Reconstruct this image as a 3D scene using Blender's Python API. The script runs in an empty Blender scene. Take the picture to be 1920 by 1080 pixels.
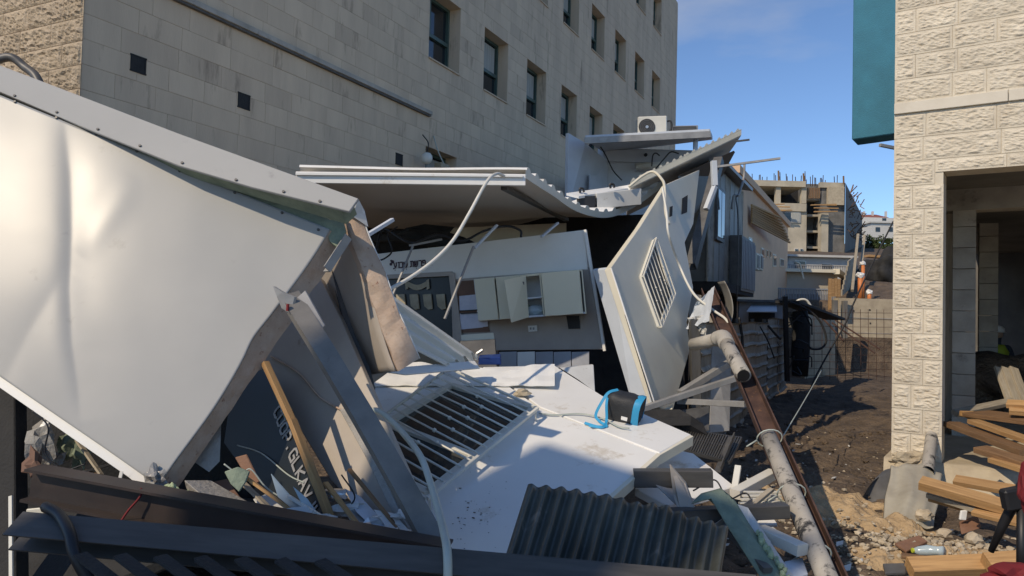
import bpy, bmesh, math, random
from mathutils import Vector, Matrix, noise
random.seed(7)
V = Vector
scene = bpy.context.scene
col = scene.collection

# ------------------------------------------------------------------ camera
EYE = V((0, 0, 1.6))
FPX = 1400.0
CAM_R = Matrix.Rotation(math.radians(90 + 1.88), 3, 'X') @ Matrix.Rotation(math.radians(1.5), 3, 'Z')
cd = bpy.data.cameras.new('camera')
cam = bpy.data.objects.new('camera', cd)
col.objects.link(cam)
cam.matrix_world = Matrix.Translation(EYE) @ CAM_R.to_4x4()
cd.sensor_width = 36.0
cd.lens = 36.0 * FPX / 1920.0
cd.clip_start = 0.05
cd.clip_end = 6000
scene.camera = cam

# ------------------------------------------------------------------ sky and sun
SUN_AZ = math.radians(46.5)       # left of straight behind the camera
SUN_EL = math.radians(40)
SUN = V((-math.sin(SUN_AZ) * math.cos(SUN_EL), -math.cos(SUN_AZ) * math.cos(SUN_EL), math.sin(SUN_EL)))
world = bpy.data.worlds.new('World')
scene.world = world
world.use_nodes = True
wn, wl = world.node_tree.nodes, world.node_tree.links
wn.clear()
sky = wn.new('ShaderNodeTexSky')
sky.sky_type = 'NISHITA'
sky.sun_disc = False
sky.sun_elevation = SUN_EL
sky.sun_rotation = math.atan2(SUN.x, SUN.y)
sky.air_density = 0.8
sky.dust_density = 0.0
sky.ozone_density = 10.0
tcw = wn.new('ShaderNodeTexCoord')
mpw = wn.new('ShaderNodeMapping'); mpw.inputs['Scale'].default_value = (1.6, 1.6, 5.0)
nzw = wn.new('ShaderNodeTexNoise'); nzw.inputs['Scale'].default_value = 1.5; nzw.inputs['Detail'].default_value = 7
mpw.inputs['Location'].default_value = (0.9, 0.3, 0.35)
rpw = wn.new('ShaderNodeValToRGB')
rpw.color_ramp.elements[0].position = 0.60; rpw.color_ramp.elements[0].color = (0, 0, 0, 1)
rpw.color_ramp.elements[1].position = 0.82; rpw.color_ramp.elements[1].color = (0.5, 0.5, 0.5, 1)
mxw = wn.new('ShaderNodeMix'); mxw.data_type = 'RGBA'
mxw.inputs[7].default_value = (3.0, 3.3, 3.9, 1)
bgw = wn.new('ShaderNodeBackground'); bgw.inputs['Strength'].default_value = 0.14
ow = wn.new('ShaderNodeOutputWorld')
wl.new(tcw.outputs['Generated'], mpw.inputs['Vector']); wl.new(mpw.outputs['Vector'], nzw.inputs['Vector'])
wl.new(nzw.outputs['Fac'], rpw.inputs['Fac']); wl.new(rpw.outputs['Color'], mxw.inputs[0])
wl.new(sky.outputs['Color'], mxw.inputs[6]); wl.new(mxw.outputs[2], bgw.inputs['Color'])
wl.new(bgw.outputs['Background'], ow.inputs['Surface'])

sd = bpy.data.lights.new('sun', 'SUN')
sd.energy = 2.35
sd.angle = math.radians(0.5)
sd.color = (1.0, 0.94, 0.86)
sun = bpy.data.objects.new('sun', sd)
col.objects.link(sun)
sun.rotation_euler = SUN.to_track_quat('Z', 'Y').to_euler()
sun.location = (-20, -20, 30)
scene.view_settings.view_transform = 'Standard'
scene.view_settings.look = 'None'
scene.view_settings.exposure = 0.4
scene.view_settings.gamma = 1.0
scene.view_settings.use_white_balance = True       # the phone's daylight setting: open shade reads neutral
scene.view_settings.white_balance_temperature = 8100
scene.view_settings.white_balance_tint = 10
scene.view_settings.use_curve_mapping = False

# ------------------------------------------------------------------ helpers
def ray(px, py):
    return CAM_R @ V(((px - 960) / FPX, -(py - 540) / FPX, -1.0))
def P(px, py, d):
    """world point seen at picture position (px,py) of the 1920x1080 photo, d metres ahead"""
    r = ray(px, py)
    return EYE + r * (d / r.y)
def RP(px, py, p0, n):
    r = ray(px, py)
    return EYE + r * ((V(p0) - EYE).dot(n) / r.dot(n))
def plane3(a, b, c):
    n = (b - a).cross(c - a).normalized()
    if n.dot(EYE - a) < 0: n = -n
    return a, n

def smooth01(x, a, b):
    t = max(0.0, min(1.0, (x - a) / (b - a)))
    return t * t * (3 - 2 * t)

class B:
    """collects vertices and faces of one mesh object, in world coordinates"""
    def __init__(s):
        s.v = []; s.f = []
    def add(s, vs, fs):
        k = len(s.v)
        s.v += [V(v) for v in vs]
        s.f += [tuple(i + k for i in f) for f in fs]
        return s
    def prism(s, poly, vec):
        n = len(poly); vec = V(vec)
        poly = [V(p) for p in poly]
        vs = poly + [p + vec for p in poly]
        fs = [tuple(range(n)), tuple(reversed(range(n, 2 * n)))]
        fs += [(i, i + n, (i + 1) % n + n, (i + 1) % n) for i in range(n)]
        return s.add(vs, fs)
    def loft(s, p, q):
        n = len(p)
        vs = [V(x) for x in p] + [V(x) for x in q]
        fs = [tuple(range(n)), tuple(reversed(range(n, 2 * n)))]
        fs += [(i, i + n, (i + 1) % n + n, (i + 1) % n) for i in range(n)]
        return s.add(vs, fs)
    def box(s, c, ax, ay, az):
        c, ax, ay, az = V(c), V(ax), V(ay), V(az)
        vs = [c + ax * i + ay * j + az * k for k in (-.5, .5) for j in (-.5, .5) for i in (-.5, .5)]
        return s.add(vs, [(0, 2, 3, 1), (4, 5, 7, 6), (0, 1, 5, 4), (2, 6, 7, 3), (0, 4, 6, 2), (1, 3, 7, 5)])
    def beam(s, a, b, w, h, up=(0, 0, 1), prof='box', t=0.008, bend=None, n=1, twist=0.0):
        a, b = V(a), V(b)
        d = (b - a).normalized()
        side = d.cross(V(up))
        if side.length < 1e-3: side = d.cross(V((1, 0, 0)))
        side.normalize(); upv = side.cross(d).normalized()
        W, H = w / 2, h / 2
        c = min(W, H) * 0.12
        if prof == 'box':
            pr = [(-W + c, -H), (W - c, -H), (W, -H + c), (W, H - c), (W - c, H), (-W + c, H), (-W, H - c), (-W, -H + c)]
        elif prof == 'C':
            pr = [(-W, -H), (W, -H), (W, -H + t), (-W + t, -H + t), (-W + t, H - t), (W, H - t), (W, H), (-W, H)]
        elif prof == 'U':
            pr = [(-W, -H), (W, -H), (W, H), (W - t, H), (W - t, -H + t), (-W + t, -H + t), (-W + t, H), (-W, H)]
        elif prof == 'L':
            pr = [(-W, -H), (W, -H), (W, -H + t), (-W + t, -H + t), (-W + t, H), (-W, H)]
        elif prof == 'H':
            pr = [(-W, -H), (W, -H), (W, -H + t), (t / 2, -H + t), (t / 2, H - t), (W, H - t), (W, H), (-W, H), (-W, H - t), (-t / 2, H - t), (-t / 2, -H + t), (-W, -H + t)]
        m = len(pr)
        vs = []; fs = []
        for i in range(n + 1):
            u = i / n
            o = a.lerp(b, u)
            if bend: o = o + V(bend) * (4 * u * (1 - u))
            ct, st = math.cos(twist * u), math.sin(twist * u)
            for (x, y) in pr:
                X, Y = x * ct - y * st, x * st + y * ct
                vs.append(o + side * X + upv * Y)
        for i in range(n):
            for j in range(m):
                fs.append((i * m + j, i * m + (j + 1) % m, (i + 1) * m + (j + 1) % m, (i + 1) * m + j))
        if prof == 'box':
            fs.append(tuple(reversed(range(m)))); fs.append(tuple(range(n * m, n * m + m)))
        else:
            k = n * m
            if prof == 'C': qs = [(0, 1, 2, 3), (0, 3, 4, 7), (7, 4, 5, 6)]
            elif prof == 'U': qs = [(0, 1, 4, 5), (1, 2, 3, 4), (0, 5, 6, 7)]
            elif prof == 'L': qs = [(0, 1, 2, 3), (0, 3, 4, 5)]
            else: qs = [(0, 1, 2, 3, 10, 11), (3, 4, 9, 10), (4, 5, 6, 7, 8, 9)]
            for q in qs:
                fs.append(tuple(reversed(q))); fs.append(tuple(k + i for i in q))
        return s.add(vs, fs)
    def tube(s, pts, r, seg=8, cap=True, hollow=0.0):
        pts = [V(p) for p in pts]
        n = len(pts); vs = []; fs = []
        prev = None
        rr = r if isinstance(r, (list, tuple)) else [r] * n
        for i in range(n):
            d = (pts[min(i + 1, n - 1)] - pts[max(i - 1, 0)]).normalized()
            if prev is None:
                x = d.cross(V((0, 0, 1)))
                if x.length < 1e-3: x = d.cross(V((1, 0, 0)))
            else:
                x = prev - d * prev.dot(d)
            x.normalize(); prev = x
            y = d.cross(x)
            for j in range(seg):
                an = 2 * math.pi * j / seg
                vs.append(pts[i] + (x * math.cos(an) + y * math.sin(an)) * rr[i])
        for i in range(n - 1):
            for j in range(seg):
                fs.append((i * seg + j, i * seg + (j + 1) % seg, (i + 1) * seg + (j + 1) % seg, (i + 1) * seg + j))
        if cap:
            fs.append(tuple(reversed(range(seg)))); fs.append(tuple(range((n - 1) * seg, n * seg)))
        return s.add(vs, fs)
    def grid(s, fn, nu, nv, thick=None):
        vs = [V(fn(i / nu, j / nv)) for j in range(nv + 1) for i in range(nu + 1)]
        w = nu + 1
        fs = [(j * w + i, j * w + i + 1, (j + 1) * w + i + 1, (j + 1) * w + i) for j in range(nv) for i in range(nu)]
        if thick is not None:
            k = len(vs); th = V(thick)
            vs += [v + th for v in vs]
            fs += [tuple(k + i for i in reversed(f)) for f in fs]
            rim = [i for i in range(w)] + [j * w + nu for j in range(1, nv + 1)] + [nv * w + i for i in range(nu - 1, -1, -1)] + [j * w for j in range(nv - 1, 0, -1)]
            m = len(rim)
            fs += [(rim[i], rim[i] + k, rim[(i + 1) % m] + k, rim[(i + 1) % m]) for i in range(m)]
        return s.add(vs, fs)
    def blob(s, c, r, sub=1, jag=0.25, sq=(1, 1, 1), seed=0):
        bm = bmesh.new(); bmesh.ops.create_icosphere(bm, subdivisions=sub, radius=1)
        c = V(c); vs = []
        for v in bm.verts:
            p = v.co.copy()
            k = 1 + jag * noise.noise(p * 1.7 + V((seed * 3.1, seed * 1.7, seed)))*1.6
            vs.append(c + V((p.x * sq[0], p.y * sq[1], p.z * sq[2])) * r * k)
        fs = [tuple(v.index for v in f.verts) for f in bm.faces]
        bm.free()
        return s.add(vs, fs)
    def build(s, name, mat, parent=None, smooth=False, frame=None, label=None, cat=None, group=None, kind=None, recalc=True, bevel=0.0):
        me = bpy.data.meshes.new(name)
        if frame is None:
            if parent is not None:
                org = V(parent['_o'])
            else:
                xs = [v.x for v in s.v]; ys = [v.y for v in s.v]; zs = [v.z for v in s.v]
                org = V(((min(xs) + max(xs)) / 2, (min(ys) + max(ys)) / 2, min(zs)))
            frame = Matrix.Translation(org)
        inv = frame.inverted()
        me.from_pydata([inv @ v for v in s.v], [], s.f)
        if recalc or bevel:
            bm = bmesh.new(); bm.from_mesh(me)
            bmesh.ops.recalc_face_normals(bm, faces=bm.faces)
            if bevel:
                ed = [e for e in bm.edges if len(e.link_faces) == 2 and e.calc_face_angle() > 0.6]
                bmesh.ops.bevel(bm, geom=ed, offset=bevel, segments=1, affect='EDGES', clamp_overlap=True)
            bm.to_mesh(me); bm.free()
        if smooth:
            for p in me.polygons: p.use_smooth = True
        if mat: me.materials.append(mat)
        o = bpy.data.objects.new(name, me)
        col.objects.link(o)
        o['_o'] = list(frame.to_translation())
        if parent is not None:
            o.parent = parent
            # parents are placed with no rotation or scale except framed meshes
            pm = PM.get(parent.name, Matrix.Identity(4))
            o.matrix_basis = pm.inverted() @ frame
        else:
            o.matrix_basis = frame
        PM[o.name] = frame.copy()
        tag(o, label, cat, group, kind)
        return o
PM = {}
def tag(o, label=None, cat=None, group=None, kind=None):
    if label: o['label'] = label
    if cat: o['category'] = cat
    if group: o['group'] = group
    if kind: o['kind'] = kind
    return o
def thing(name, loc, label, cat, group=None):
    o = bpy.data.objects.new(name, None)
    col.objects.link(o)
    o.empty_display_size = 0.2
    o.location = loc
    o['_o'] = list(loc)
    PM[o.name] = Matrix.Translation(V(loc))
    return tag(o, label, cat, group)
def share(name, src, parent, frame):
    """another object with the mesh of src"""
    o = bpy.data.objects.new(name, src.data if hasattr(src, 'data') else src)
    col.objects.link(o)
    o.parent = parent
    if parent is not None:
        o.matrix_basis = PM.get(parent.name, Matrix.Identity(4)).inverted() @ frame
    else:
        o.matrix_basis = frame
    PM[o.name] = frame.copy()
    o['_o'] = list(frame.to_translation())
    return o
def bframe(a, b, up=(0, 0, 1)):
    a, b = V(a), V(b)
    d = (b - a).normalized(); side = d.cross(V(up))
    if side.length < 1e-3: side = d.cross(V((1, 0, 0)))
    side.normalize(); u = side.cross(d)
    m = Matrix((d, side, u)).transposed().to_4x4()
    m.translation = a
    return m
def beam(name, a, b, w, h, mat, label=None, cat=None, parent=None, up=(0, 0, 1), prof='box', t=0.008, group=None, bend=None, n=1, twist=0.0):
    return B().beam(a, b, w, h, up, prof, t, bend, n, twist).build(name, mat, parent, frame=bframe(a, b, up), label=label, cat=cat, group=group)
def slab(name, poly, vec, mat, label=None, cat=None, parent=None, group=None, bevel=0.004):
    return B().prism(poly, vec).build(name, mat, parent, label=label, cat=cat, group=group, bevel=bevel)
def bez(pts, n=12):
    """smooth polyline through points (Catmull-Rom)"""
    pts = [V(p) for p in pts]
    q = [pts[0] * 2 - pts[1]] + pts + [pts[-1] * 2 - pts[-2]]
    out = []
    for i in range(1, len(q) - 2):
        for k in range(n):
            t = k / n
            a, b, c, d = q[i - 1], q[i], q[i + 1], q[i + 2]
            out.append(0.5 * ((2 * b) + (c - a) * t + (2 * a - 5 * b + 4 * c - d) * t * t + (3 * b - a - 3 * c + d) * t ** 3))
    out.append(pts[-1])
    return out
def cable(name, pts, r, mat, label=None, cat='cable', parent=None, n=10, seg=7, group=None):
    return B().tube(bez(pts, n), r, seg).build(name, mat, parent, smooth=True, label=label, cat=None if parent else cat, group=group)

# ------------------------------------------------------------------ materials
MATS = {}
def mat(name, c1, c2=None, rough=0.7, metal=0.0, scale=4.0, detail=6, bump=0.0, bscale=60.0, spots=None, rand=0.0, spec=0.5, stretch=(1, 1, 1), lo=0.35, hi=0.65, bdist=0.01, coat=0.0, rvar=0.1, spotscale=9.0, spot_at=0.62):
    """procedural surface: two tones by noise, optional dirt spots, fine relief, per-object variation"""
    m = bpy.data.materials.new(name); m.use_nodes = True
    N, L = m.node_tree.nodes, m.node_tree.links
    bs = N['Principled BSDF']
    c2 = c2 or tuple(x * 0.82 for x in c1)
    tc = N.new('ShaderNodeTexCoord'); mp = N.new('ShaderNodeMapping'); mp.inputs['Scale'].default_value = stretch
    L.new(tc.outputs['Object'], mp.inputs['Vector'])
    oi = N.new('ShaderNodeObjectInfo')
    ad = N.new('ShaderNodeVectorMath'); ad.operation = 'ADD'
    sc = N.new('ShaderNodeMath'); sc.operation = 'MULTIPLY'; sc.inputs[1].default_value = 37.0
    L.new(oi.outputs['Random'], sc.inputs[0]); L.new(mp.outputs['Vector'], ad.inputs[0]); L.new(sc.outputs[0], ad.inputs[1])
    nz = N.new('ShaderNodeTexNoise'); nz.inputs['Scale'].default_value = scale; nz.inputs['Detail'].default_value = detail; nz.inputs['Roughness'].default_value = 0.6
    L.new(ad.outputs[0], nz.inputs['Vector'])
    rp = N.new('ShaderNodeValToRGB')
    rp.color_ramp.elements[0].position = lo; rp.color_ramp.elements[0].color = (*c2, 1)
    rp.color_ramp.elements[1].position = hi; rp.color_ramp.elements[1].color = (*c1, 1)
    L.new(nz.outputs['Fac'], rp.inputs['Fac'])
    out = rp.outputs['Color']
    if spots:
        n2 = N.new('ShaderNodeTexNoise'); n2.inputs['Scale'].default_value = spotscale; n2.inputs['Detail'].default_value = 8; n2.inputs['Roughness'].default_value = 0.7
        L.new(ad.outputs[0], n2.inputs['Vector'])
        r2 = N.new('ShaderNodeValToRGB')
        r2.color_ramp.elements[0].position = spot_at; r2.color_ramp.elements[0].color = (0, 0, 0, 1)
        r2.color_ramp.elements[1].position = spot_at + 0.1; r2.color_ramp.elements[1].color = (1, 1, 1, 1)
        L.new(n2.outputs['Fac'], r2.inputs['Fac'])
        mx = N.new('ShaderNodeMix'); mx.data_type = 'RGBA'
        L.new(r2.outputs['Color'], mx.inputs[0]); L.new(out, mx.inputs[6]); mx.inputs[7].default_value = (*spots, 1)
        out = mx.outputs[2]
    if rand:
        geo = N.new('ShaderNodeNewGeometry')
        sm = N.new('ShaderNodeMath'); sm.operation = 'ADD'
        L.new(oi.outputs['Random'], sm.inputs[0]); L.new(geo.outputs['Random Per Island'], sm.inputs[1])
        fr = N.new('ShaderNodeMath'); fr.operation = 'FRACT'; L.new(sm.outputs[0], fr.inputs[0])
        mr = N.new('ShaderNodeMapRange'); mr.inputs['To Min'].default_value = 1 - rand; mr.inputs['To Max'].default_value = 1 + rand
        L.new(fr.outputs[0], mr.inputs['Value'])
        hv = N.new('ShaderNodeHueSaturation'); L.new(mr.outputs['Result'], hv.inputs['Value']); L.new(out, hv.inputs['Color'])
        out = hv.outputs['Color']
    L.new(out, bs.inputs['Base Color'])
    bs.inputs['Metallic'].default_value = metal
    bs.inputs['Specular IOR Level'].default_value = spec
    bs.inputs['Coat Weight'].default_value = coat
    rr = N.new('ShaderNodeMapRange'); rr.inputs['To Min'].default_value = max(0.03, rough - rvar); rr.inputs['To Max'].default_value = min(1, rough + rvar)
    L.new(nz.outputs['Fac'], rr.inputs['Value']); L.new(rr.outputs['Result'], bs.inputs['Roughness'])
    if bump:
        n3 = N.new('ShaderNodeTexNoise'); n3.inputs['Scale'].default_value = bscale; n3.inputs['Detail'].default_value = 5
        L.new(ad.outputs[0], n3.inputs['Vector'])
        bp = N.new('ShaderNodeBump'); bp.inputs['Strength'].default_value = bump; bp.inputs['Distance'].default_value = bdist
        L.new(n3.outputs['Fac'], bp.inputs['Height']); L.new(bp.outputs['Normal'], bs.inputs['Normal'])
    MATS[name] = m
    return m
m_facade = mat('sawn_stone', (.66, .515, .365), (.54, .415, .295), .85, scale=1.1, bump=.25, bscale=40, spots=(.36, .27, .19), rand=.022, spotscale=1.5, spot_at=.58, stretch=(1.7, 1.7, .32))
m_mortar = mat('mortar', (.62, .48, .34), (.54, .41, .29), .9, scale=6)
m_rough_left = mat('weathered_stone', (.47, .375, .27), (.36, .28, .19), .9, scale=7, bump=.7, bscale=45, rand=.09, bdist=.02)
m_lime = mat('pale_limestone', (.66, .585, .465), (.56, .485, .375), .88, scale=5, bump=.55, bscale=70, rand=.06, bdist=.008)
m_lime_flat = mat('smooth_limestone', (.64, .58, .48), (.58, .52, .42), .8, scale=5, bump=.08, bscale=90)
m_grout = mat('pale_grout', (.66, .585, .465), (.58, .51, .40), .9, scale=9)
m_panel = mat('glossy_panel', (.385, .382, .365), (.36, .358, .342), .31, spec=.2, scale=1.3, bump=.02, bscale=300, rvar=.05, spots=(.30, .298, .285), spotscale=4.5, spot_at=.62)
m_white = mat('white_panel', (.78, .77, .73), (.73, .72, .68), .42, scale=1.6, spots=(.52, .46, .37), spotscale=2.6, spot_at=.60)
m_whited = mat('dirty_white_panel', (.62, .62, .59), (.50, .49, .46), .5, scale=2.2, spots=(.30, .26, .21), spotscale=6, spot_at=.63)
m_cream = mat('cream_metal', (.72, .665, .53), (.65, .60, .48), .45, scale=2, spots=(.42, .37, .28), spotscale=5, spot_at=.66)
m_creamw = mat('ivory_paint', (.70, .68, .60), (.62, .60, .53), .45, scale=3)
m_foam = mat('broken_foam', (.50, .385, .30), (.42, .30, .22), .95, scale=9, bump=.5, bscale=70, spots=(.22, .10, .06), spotscale=30, spot_at=.60, bdist=.006)
m_foamg = mat('grey_foam', (.36, .34, .31), (.26, .25, .23), .95, scale=9, bump=.8, bscale=50)
m_greenfoam = mat('pale_green_foam', (.50, .58, .36), (.36, .44, .26), .95, scale=18, bump=1, bscale=60, bdist=.02)
m_membrane = mat('green_grey_membrane', (.24, .29, .21), (.15, .19, .14), .8, scale=8, bump=.4)
m_galv = mat('galvanised_steel', (.38, .37, .35), (.27, .262, .25), .5, .3, scale=5, bump=.05, bscale=120, spots=(.20, .16, .13), spotscale=8, spot_at=.64)
m_galvd = mat('dark_steel', (.13, .127, .122), (.08, .078, .075), .5, .2, scale=6, spots=(.10, .07, .05), spotscale=9, spot_at=.62)
m_bluesteel = mat('blue_grey_steel', (.10, .094, .086), (.055, .052, .048), .45, .15, scale=4, stretch=(.4, 3, 3))
m_rust = mat('rusty_brown_steel', (.115, .062, .045), (.06, .033, .026), .7, .2, scale=6, bump=.3, bscale=80, spots=(.20, .10, .05), spotscale=11, spot_at=.61)
m_brown = mat('brown_painted_steel', (.05, .034, .028), (.03, .022, .02), .5, .1, scale=5)  # brown darkened in place of shade on the foreground beam
m_pipe = mat('scuffed_pipe', (.42, .385, .33), (.33, .30, .26), .7, scale=5, bump=.2, bscale=50, spots=(.03, .03, .03), spotscale=9, spot_at=.53)
m_corr = mat('dark_green_sheet', (.12, .128, .11), (.055, .06, .052), .36, .25, scale=2.2, detail=10, bump=.1, bscale=60, spots=(.22, .205, .175), spotscale=6, spot_at=.60, stretch=(1, 1, .35))
m_roofun = mat('grey_white_ceiling', (.68, .66, .62), (.62, .60, .56), .5, scale=1.0)
m_tin = mat('dull_tin', (.30, .29, .265), (.20, .19, .17), .55, .35, scale=3, spots=(.22, .15, .09), spotscale=6, spot_at=.6)
m_tinw = mat('weathered_fence_sheet', (.46, .43, .36), (.26, .235, .19), .7, .1, scale=3, bump=.2, spots=(.12, .085, .05), spotscale=5, spot_at=.57)
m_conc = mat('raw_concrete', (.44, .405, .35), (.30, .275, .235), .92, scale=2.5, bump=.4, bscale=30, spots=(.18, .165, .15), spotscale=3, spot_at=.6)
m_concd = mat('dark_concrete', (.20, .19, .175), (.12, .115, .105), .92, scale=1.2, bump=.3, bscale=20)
m_concw = mat('sandy_concrete', (.50, .42, .30), (.38, .31, .22), .95, scale=4, bump=.6, bscale=35, spots=(.26, .21, .15), spotscale=4, spot_at=.62)
m_soil = mat('damp_soil', (.165, .118, .08), (.07, .05, .036), .98, scale=3.2, detail=10, bump=1, bscale=22, spots=(.26, .20, .14), spotscale=11, spot_at=.60, bdist=.05)
m_sand = mat('dry_sandy_soil', (.50, .355, .205), (.36, .245, .135), .98, scale=7, bump=1, bscale=35, bdist=.025, spots=(.22, .15, .085), spotscale=9, spot_at=.62)
m_rock = mat('rubble_stone', (.50, .42, .31), (.36, .29, .20), .95, scale=12, bump=.6, bscale=60, rand=.25)
m_wood = mat('yellow_pine', (.50, .29, .125), (.34, .185, .075), .7, scale=3.0, stretch=(1.0, 16, 16), bump=.3, bscale=30, rand=.16, spots=(.20, .12, .065), spotscale=2.6, spot_at=.60)
m_woodd = mat('brown_timber', (.24, .135, .065), (.15, .08, .04), .7, scale=3.5, stretch=(1.2, 14, 14), bump=.2, bscale=30, rand=.15)
m_woodg = mat('grey_timber', (.40, .345, .26), (.28, .235, .175), .8, scale=3.5, stretch=(1.2, 14, 14), bump=.2, bscale=30, rand=.12)
m_black = mat('black_plastic', (.014, .014, .016), (.009, .009, .01), .5)
m_blackr = mat('black_rubber', (.025, .025, .027), None, .7)
m_board = mat('black_board', (.012, .017, .017), (.007, .009, .010), .42, scale=3)
m_dark = mat('dark_scrap_and_shade', (.03, .029, .028), (.015, .015, .015), .85, scale=6, bump=.5)  # near black scrap, also stands in for shade in hollows
m_glass = mat('dark_window_glass', (.022, .028, .032), (.012, .016, .02), .07, spec=.8, rvar=.03)
m_curtain = mat('pale_curtain', (.42, .42, .38), (.33, .33, .30), .8, scale=5, stretch=(6, 6, .4))
m_green = mat('green_window_frame', (.065, .12, .105), (.045, .085, .075), .45)
m_teal = mat('teal_plaster', (.035, .19, .27), (.026, .15, .215), .85, scale=3, bump=.5, bscale=80)
m_peach = mat('peach_render', (.78, .53, .35), (.70, .47, .31), .9, scale=2)
m_beige = mat('beige_siding', (.50, .45, .365), (.43, .385, .31), .7, scale=1.5)
m_grey = mat('grey_paint', (.30, .31, .32), (.24, .25, .26), .6)
m_lav = mat('pale_blue_and_shade_tint', (.58, .62, .66), (.50, .54, .58), .6, scale=2)
m_tile = mat('grey_wall_tile', (.40, .34, .29), (.36, .305, .26), .5, scale=6)
m_tileb = mat('blue_grey_tile', (.36, .375, .41), (.30, .315, .345), .45, scale=6)
m_wallin = mat('off_white_plaster', (.80, .77, .71), (.75, .72, .66), .75, scale=2.5)
m_cab = mat('cream_laminate', (.76, .68, .50), (.72, .645, .47), .45, scale=2)
m_cabw = mat('white_laminate', (.66, .68, .70), None, .45)
m_brownb = mat('brown_pinboard', (.20, .11, .075), (.16, .085, .058), .8, scale=9)
m_paper = mat('paper', (.62, .63, .70), (.55, .56, .64), .8, scale=20, spots=(.30, .30, .42), spotscale=60, spot_at=.62)
m_ink = mat('maroon_letters', (.05, .012, .022), None, .6)
m_gold = mat('faded_gold', (.42, .36, .25), (.28, .23, .15), .6, scale=8)
m_blue = mat('blue_webbing', (.015, .36, .62), (.012, .28, .5), .6)
m_bag = mat('black_nylon', (.03, .032, .035), (.018, .019, .021), .62, scale=9, bump=.3, bscale=90)
m_bluep = mat('blue_plastic', (.02, .06, .25), None, .4)
m_red = mat('red_cloth', (.20, .012, .015), (.13, .008, .01), .8, scale=8)
m_orange = mat('orange_pipe', (.62, .20, .06), None, .5)
m_hivis = mat('hi_vis_vest', (.55, .62, .06), None, .7)
m_skin = mat('skin', (.40, .24, .16), None, .6)
m_cloth = mat('dark_work_clothes', (.05, .055, .07), None, .8)
m_tarp = mat('dusty_tarpaulin', (.40, .365, .29), (.30, .27, .215), .85, scale=4, bump=.4, bscale=25, spots=(.22, .195, .15), spotscale=5, spot_at=.6)
m_bottle = mat('pale_plastic', (.42, .50, .52), (.36, .44, .46), .15)
m_hose = mat('pale_green_hose', (.42, .46, .41), (.36, .40, .355), .4)
m_tilered = mat('brown_tile', (.27, .14, .085), (.21, .105, .062), .75, scale=7, bump=.3)
m_roofred = mat('red_roof_tiles', (.30, .10, .07), None, .8)
m_farwhite = mat('far_white_render', (.56, .55, .52), (.50, .49, .46), .85)
m_leaf = mat('foliage', (.075, .115, .035), (.04, .065, .02), .7, scale=.6, rand=.3)
m_bark = mat('bark', (.10, .075, .05), None, .9)
m_silver = mat('bright_metal', (.62, .62, .60), None, .3, .7)
m_beigein = mat('beige_inner_skin', (.43, .375, .315), (.36, .31, .26), .6, scale=2.2, spots=(.24, .18, .13), spotscale=3.5, spot_at=.64)

m_galvm = mat('shaded_galvanised_steel', (.22, .205, .185), (.15, .14, .127), .6, .1, scale=5, bump=.08, bscale=90, spots=(.11, .09, .075), spotscale=8, spot_at=.62)  # darker galvanised tone, put in for shade on the channel post

def proj(p):
    c = CAM_R.transposed() @ (V(p) - EYE)
    if c.z > -0.05: return None
    return (960 + FPX * c.x / -c.z, 540 - FPX * c.y / -c.z)
def in_view(p, m=60):
    q = proj(p)
    return q is not None and -m < q[0] < 1920 + m and -m < q[1] < 1080 + m

# ------------------------------------------------------------------ terrain
U = V((math.sin(math.radians(26.2)), math.cos(math.radians(26.2)), 0))     # along the long facade
NF = V((U.y, -U.x, 0))                                                      # out of the long facade
def fbm(x, y, s, o=4):
    return noise.fractal(V((x * s, y * s, 0.37)), 1.0, 2.0, o)
def terrain(x, y):
    z = 0.0
    near = 1 - smooth01(y, 16, 24)
    z += near * (0.07 * fbm(x, y, .8) + 0.05 * fbm(x + 9, y, 2.6) + 0.035 * fbm(x, y + 5, 6) + 0.02 * fbm(x + 2, y, 15, 3))
    # worn trench beside the sheet fence
    z += -0.10 * math.exp(-((x - 3.2 - (y - 9) * .45) / .9) ** 2) * near
    if y > 23.8:
        side = smooth01(x, 8.3, 8.8)
        base = 0.7 * (1 - side) + 2.25 * side
        z += base * smooth01(y, 23.8, 24.2)
    z += 0.12 * max(0, min(y, 165) - 26)
    if y > 30: z += 0.5 * fbm(x, y, .05)
    return z
st_ = B().prism([(-45, -45, -.4), (45, -45, -.4), (45, 2.0, -.4), (-45, 2.0, -.4)], (0, 0, .52))
def spaced(stops):
    out = []
    for (a, b, st) in stops:
        n = max(1, int(round((b - a) / st)))
        out += [a + (b - a) * i / n for i in range(n)]
    out.append(stops[-1][1])
    return out
gx = spaced([(-2500, -200, 575), (-200, -30, 34), (-30, -8, 2.2), (-8, 1.0, .3), (1.0, 7.0, .05), (7, 14, .35), (14, 40, 3.2), (40, 200, 32), (200, 2500, 575)])
gy = spaced([(-300, -40, 65), (-40, -4, 6), (-4, 3.6, .4), (3.6, 11.0, .05), (11, 22.5, .18), (22.5, 25, .15), (25, 45, 2), (45, 180, 9), (180, 600, 70), (600, 4000, 567)])
gb = B()
gv = [(x, y, terrain(x, y)) for y in gy for x in gx]
w_ = len(gx)
gb.add(gv, [(j * w_ + i, j * w_ + i + 1, (j + 1) * w_ + i + 1, (j + 1) * w_ + i) for j in range(len(gy) - 1) for i in range(w_ - 1)])
gb.build('ground', m_soil, smooth=True, frame=Matrix.Identity(4), kind='structure', recalc=False)
st_.build('bounce_paving', m_conc, kind='structure')  # unseen paving added behind the camera to bounce warm sunlight
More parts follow.
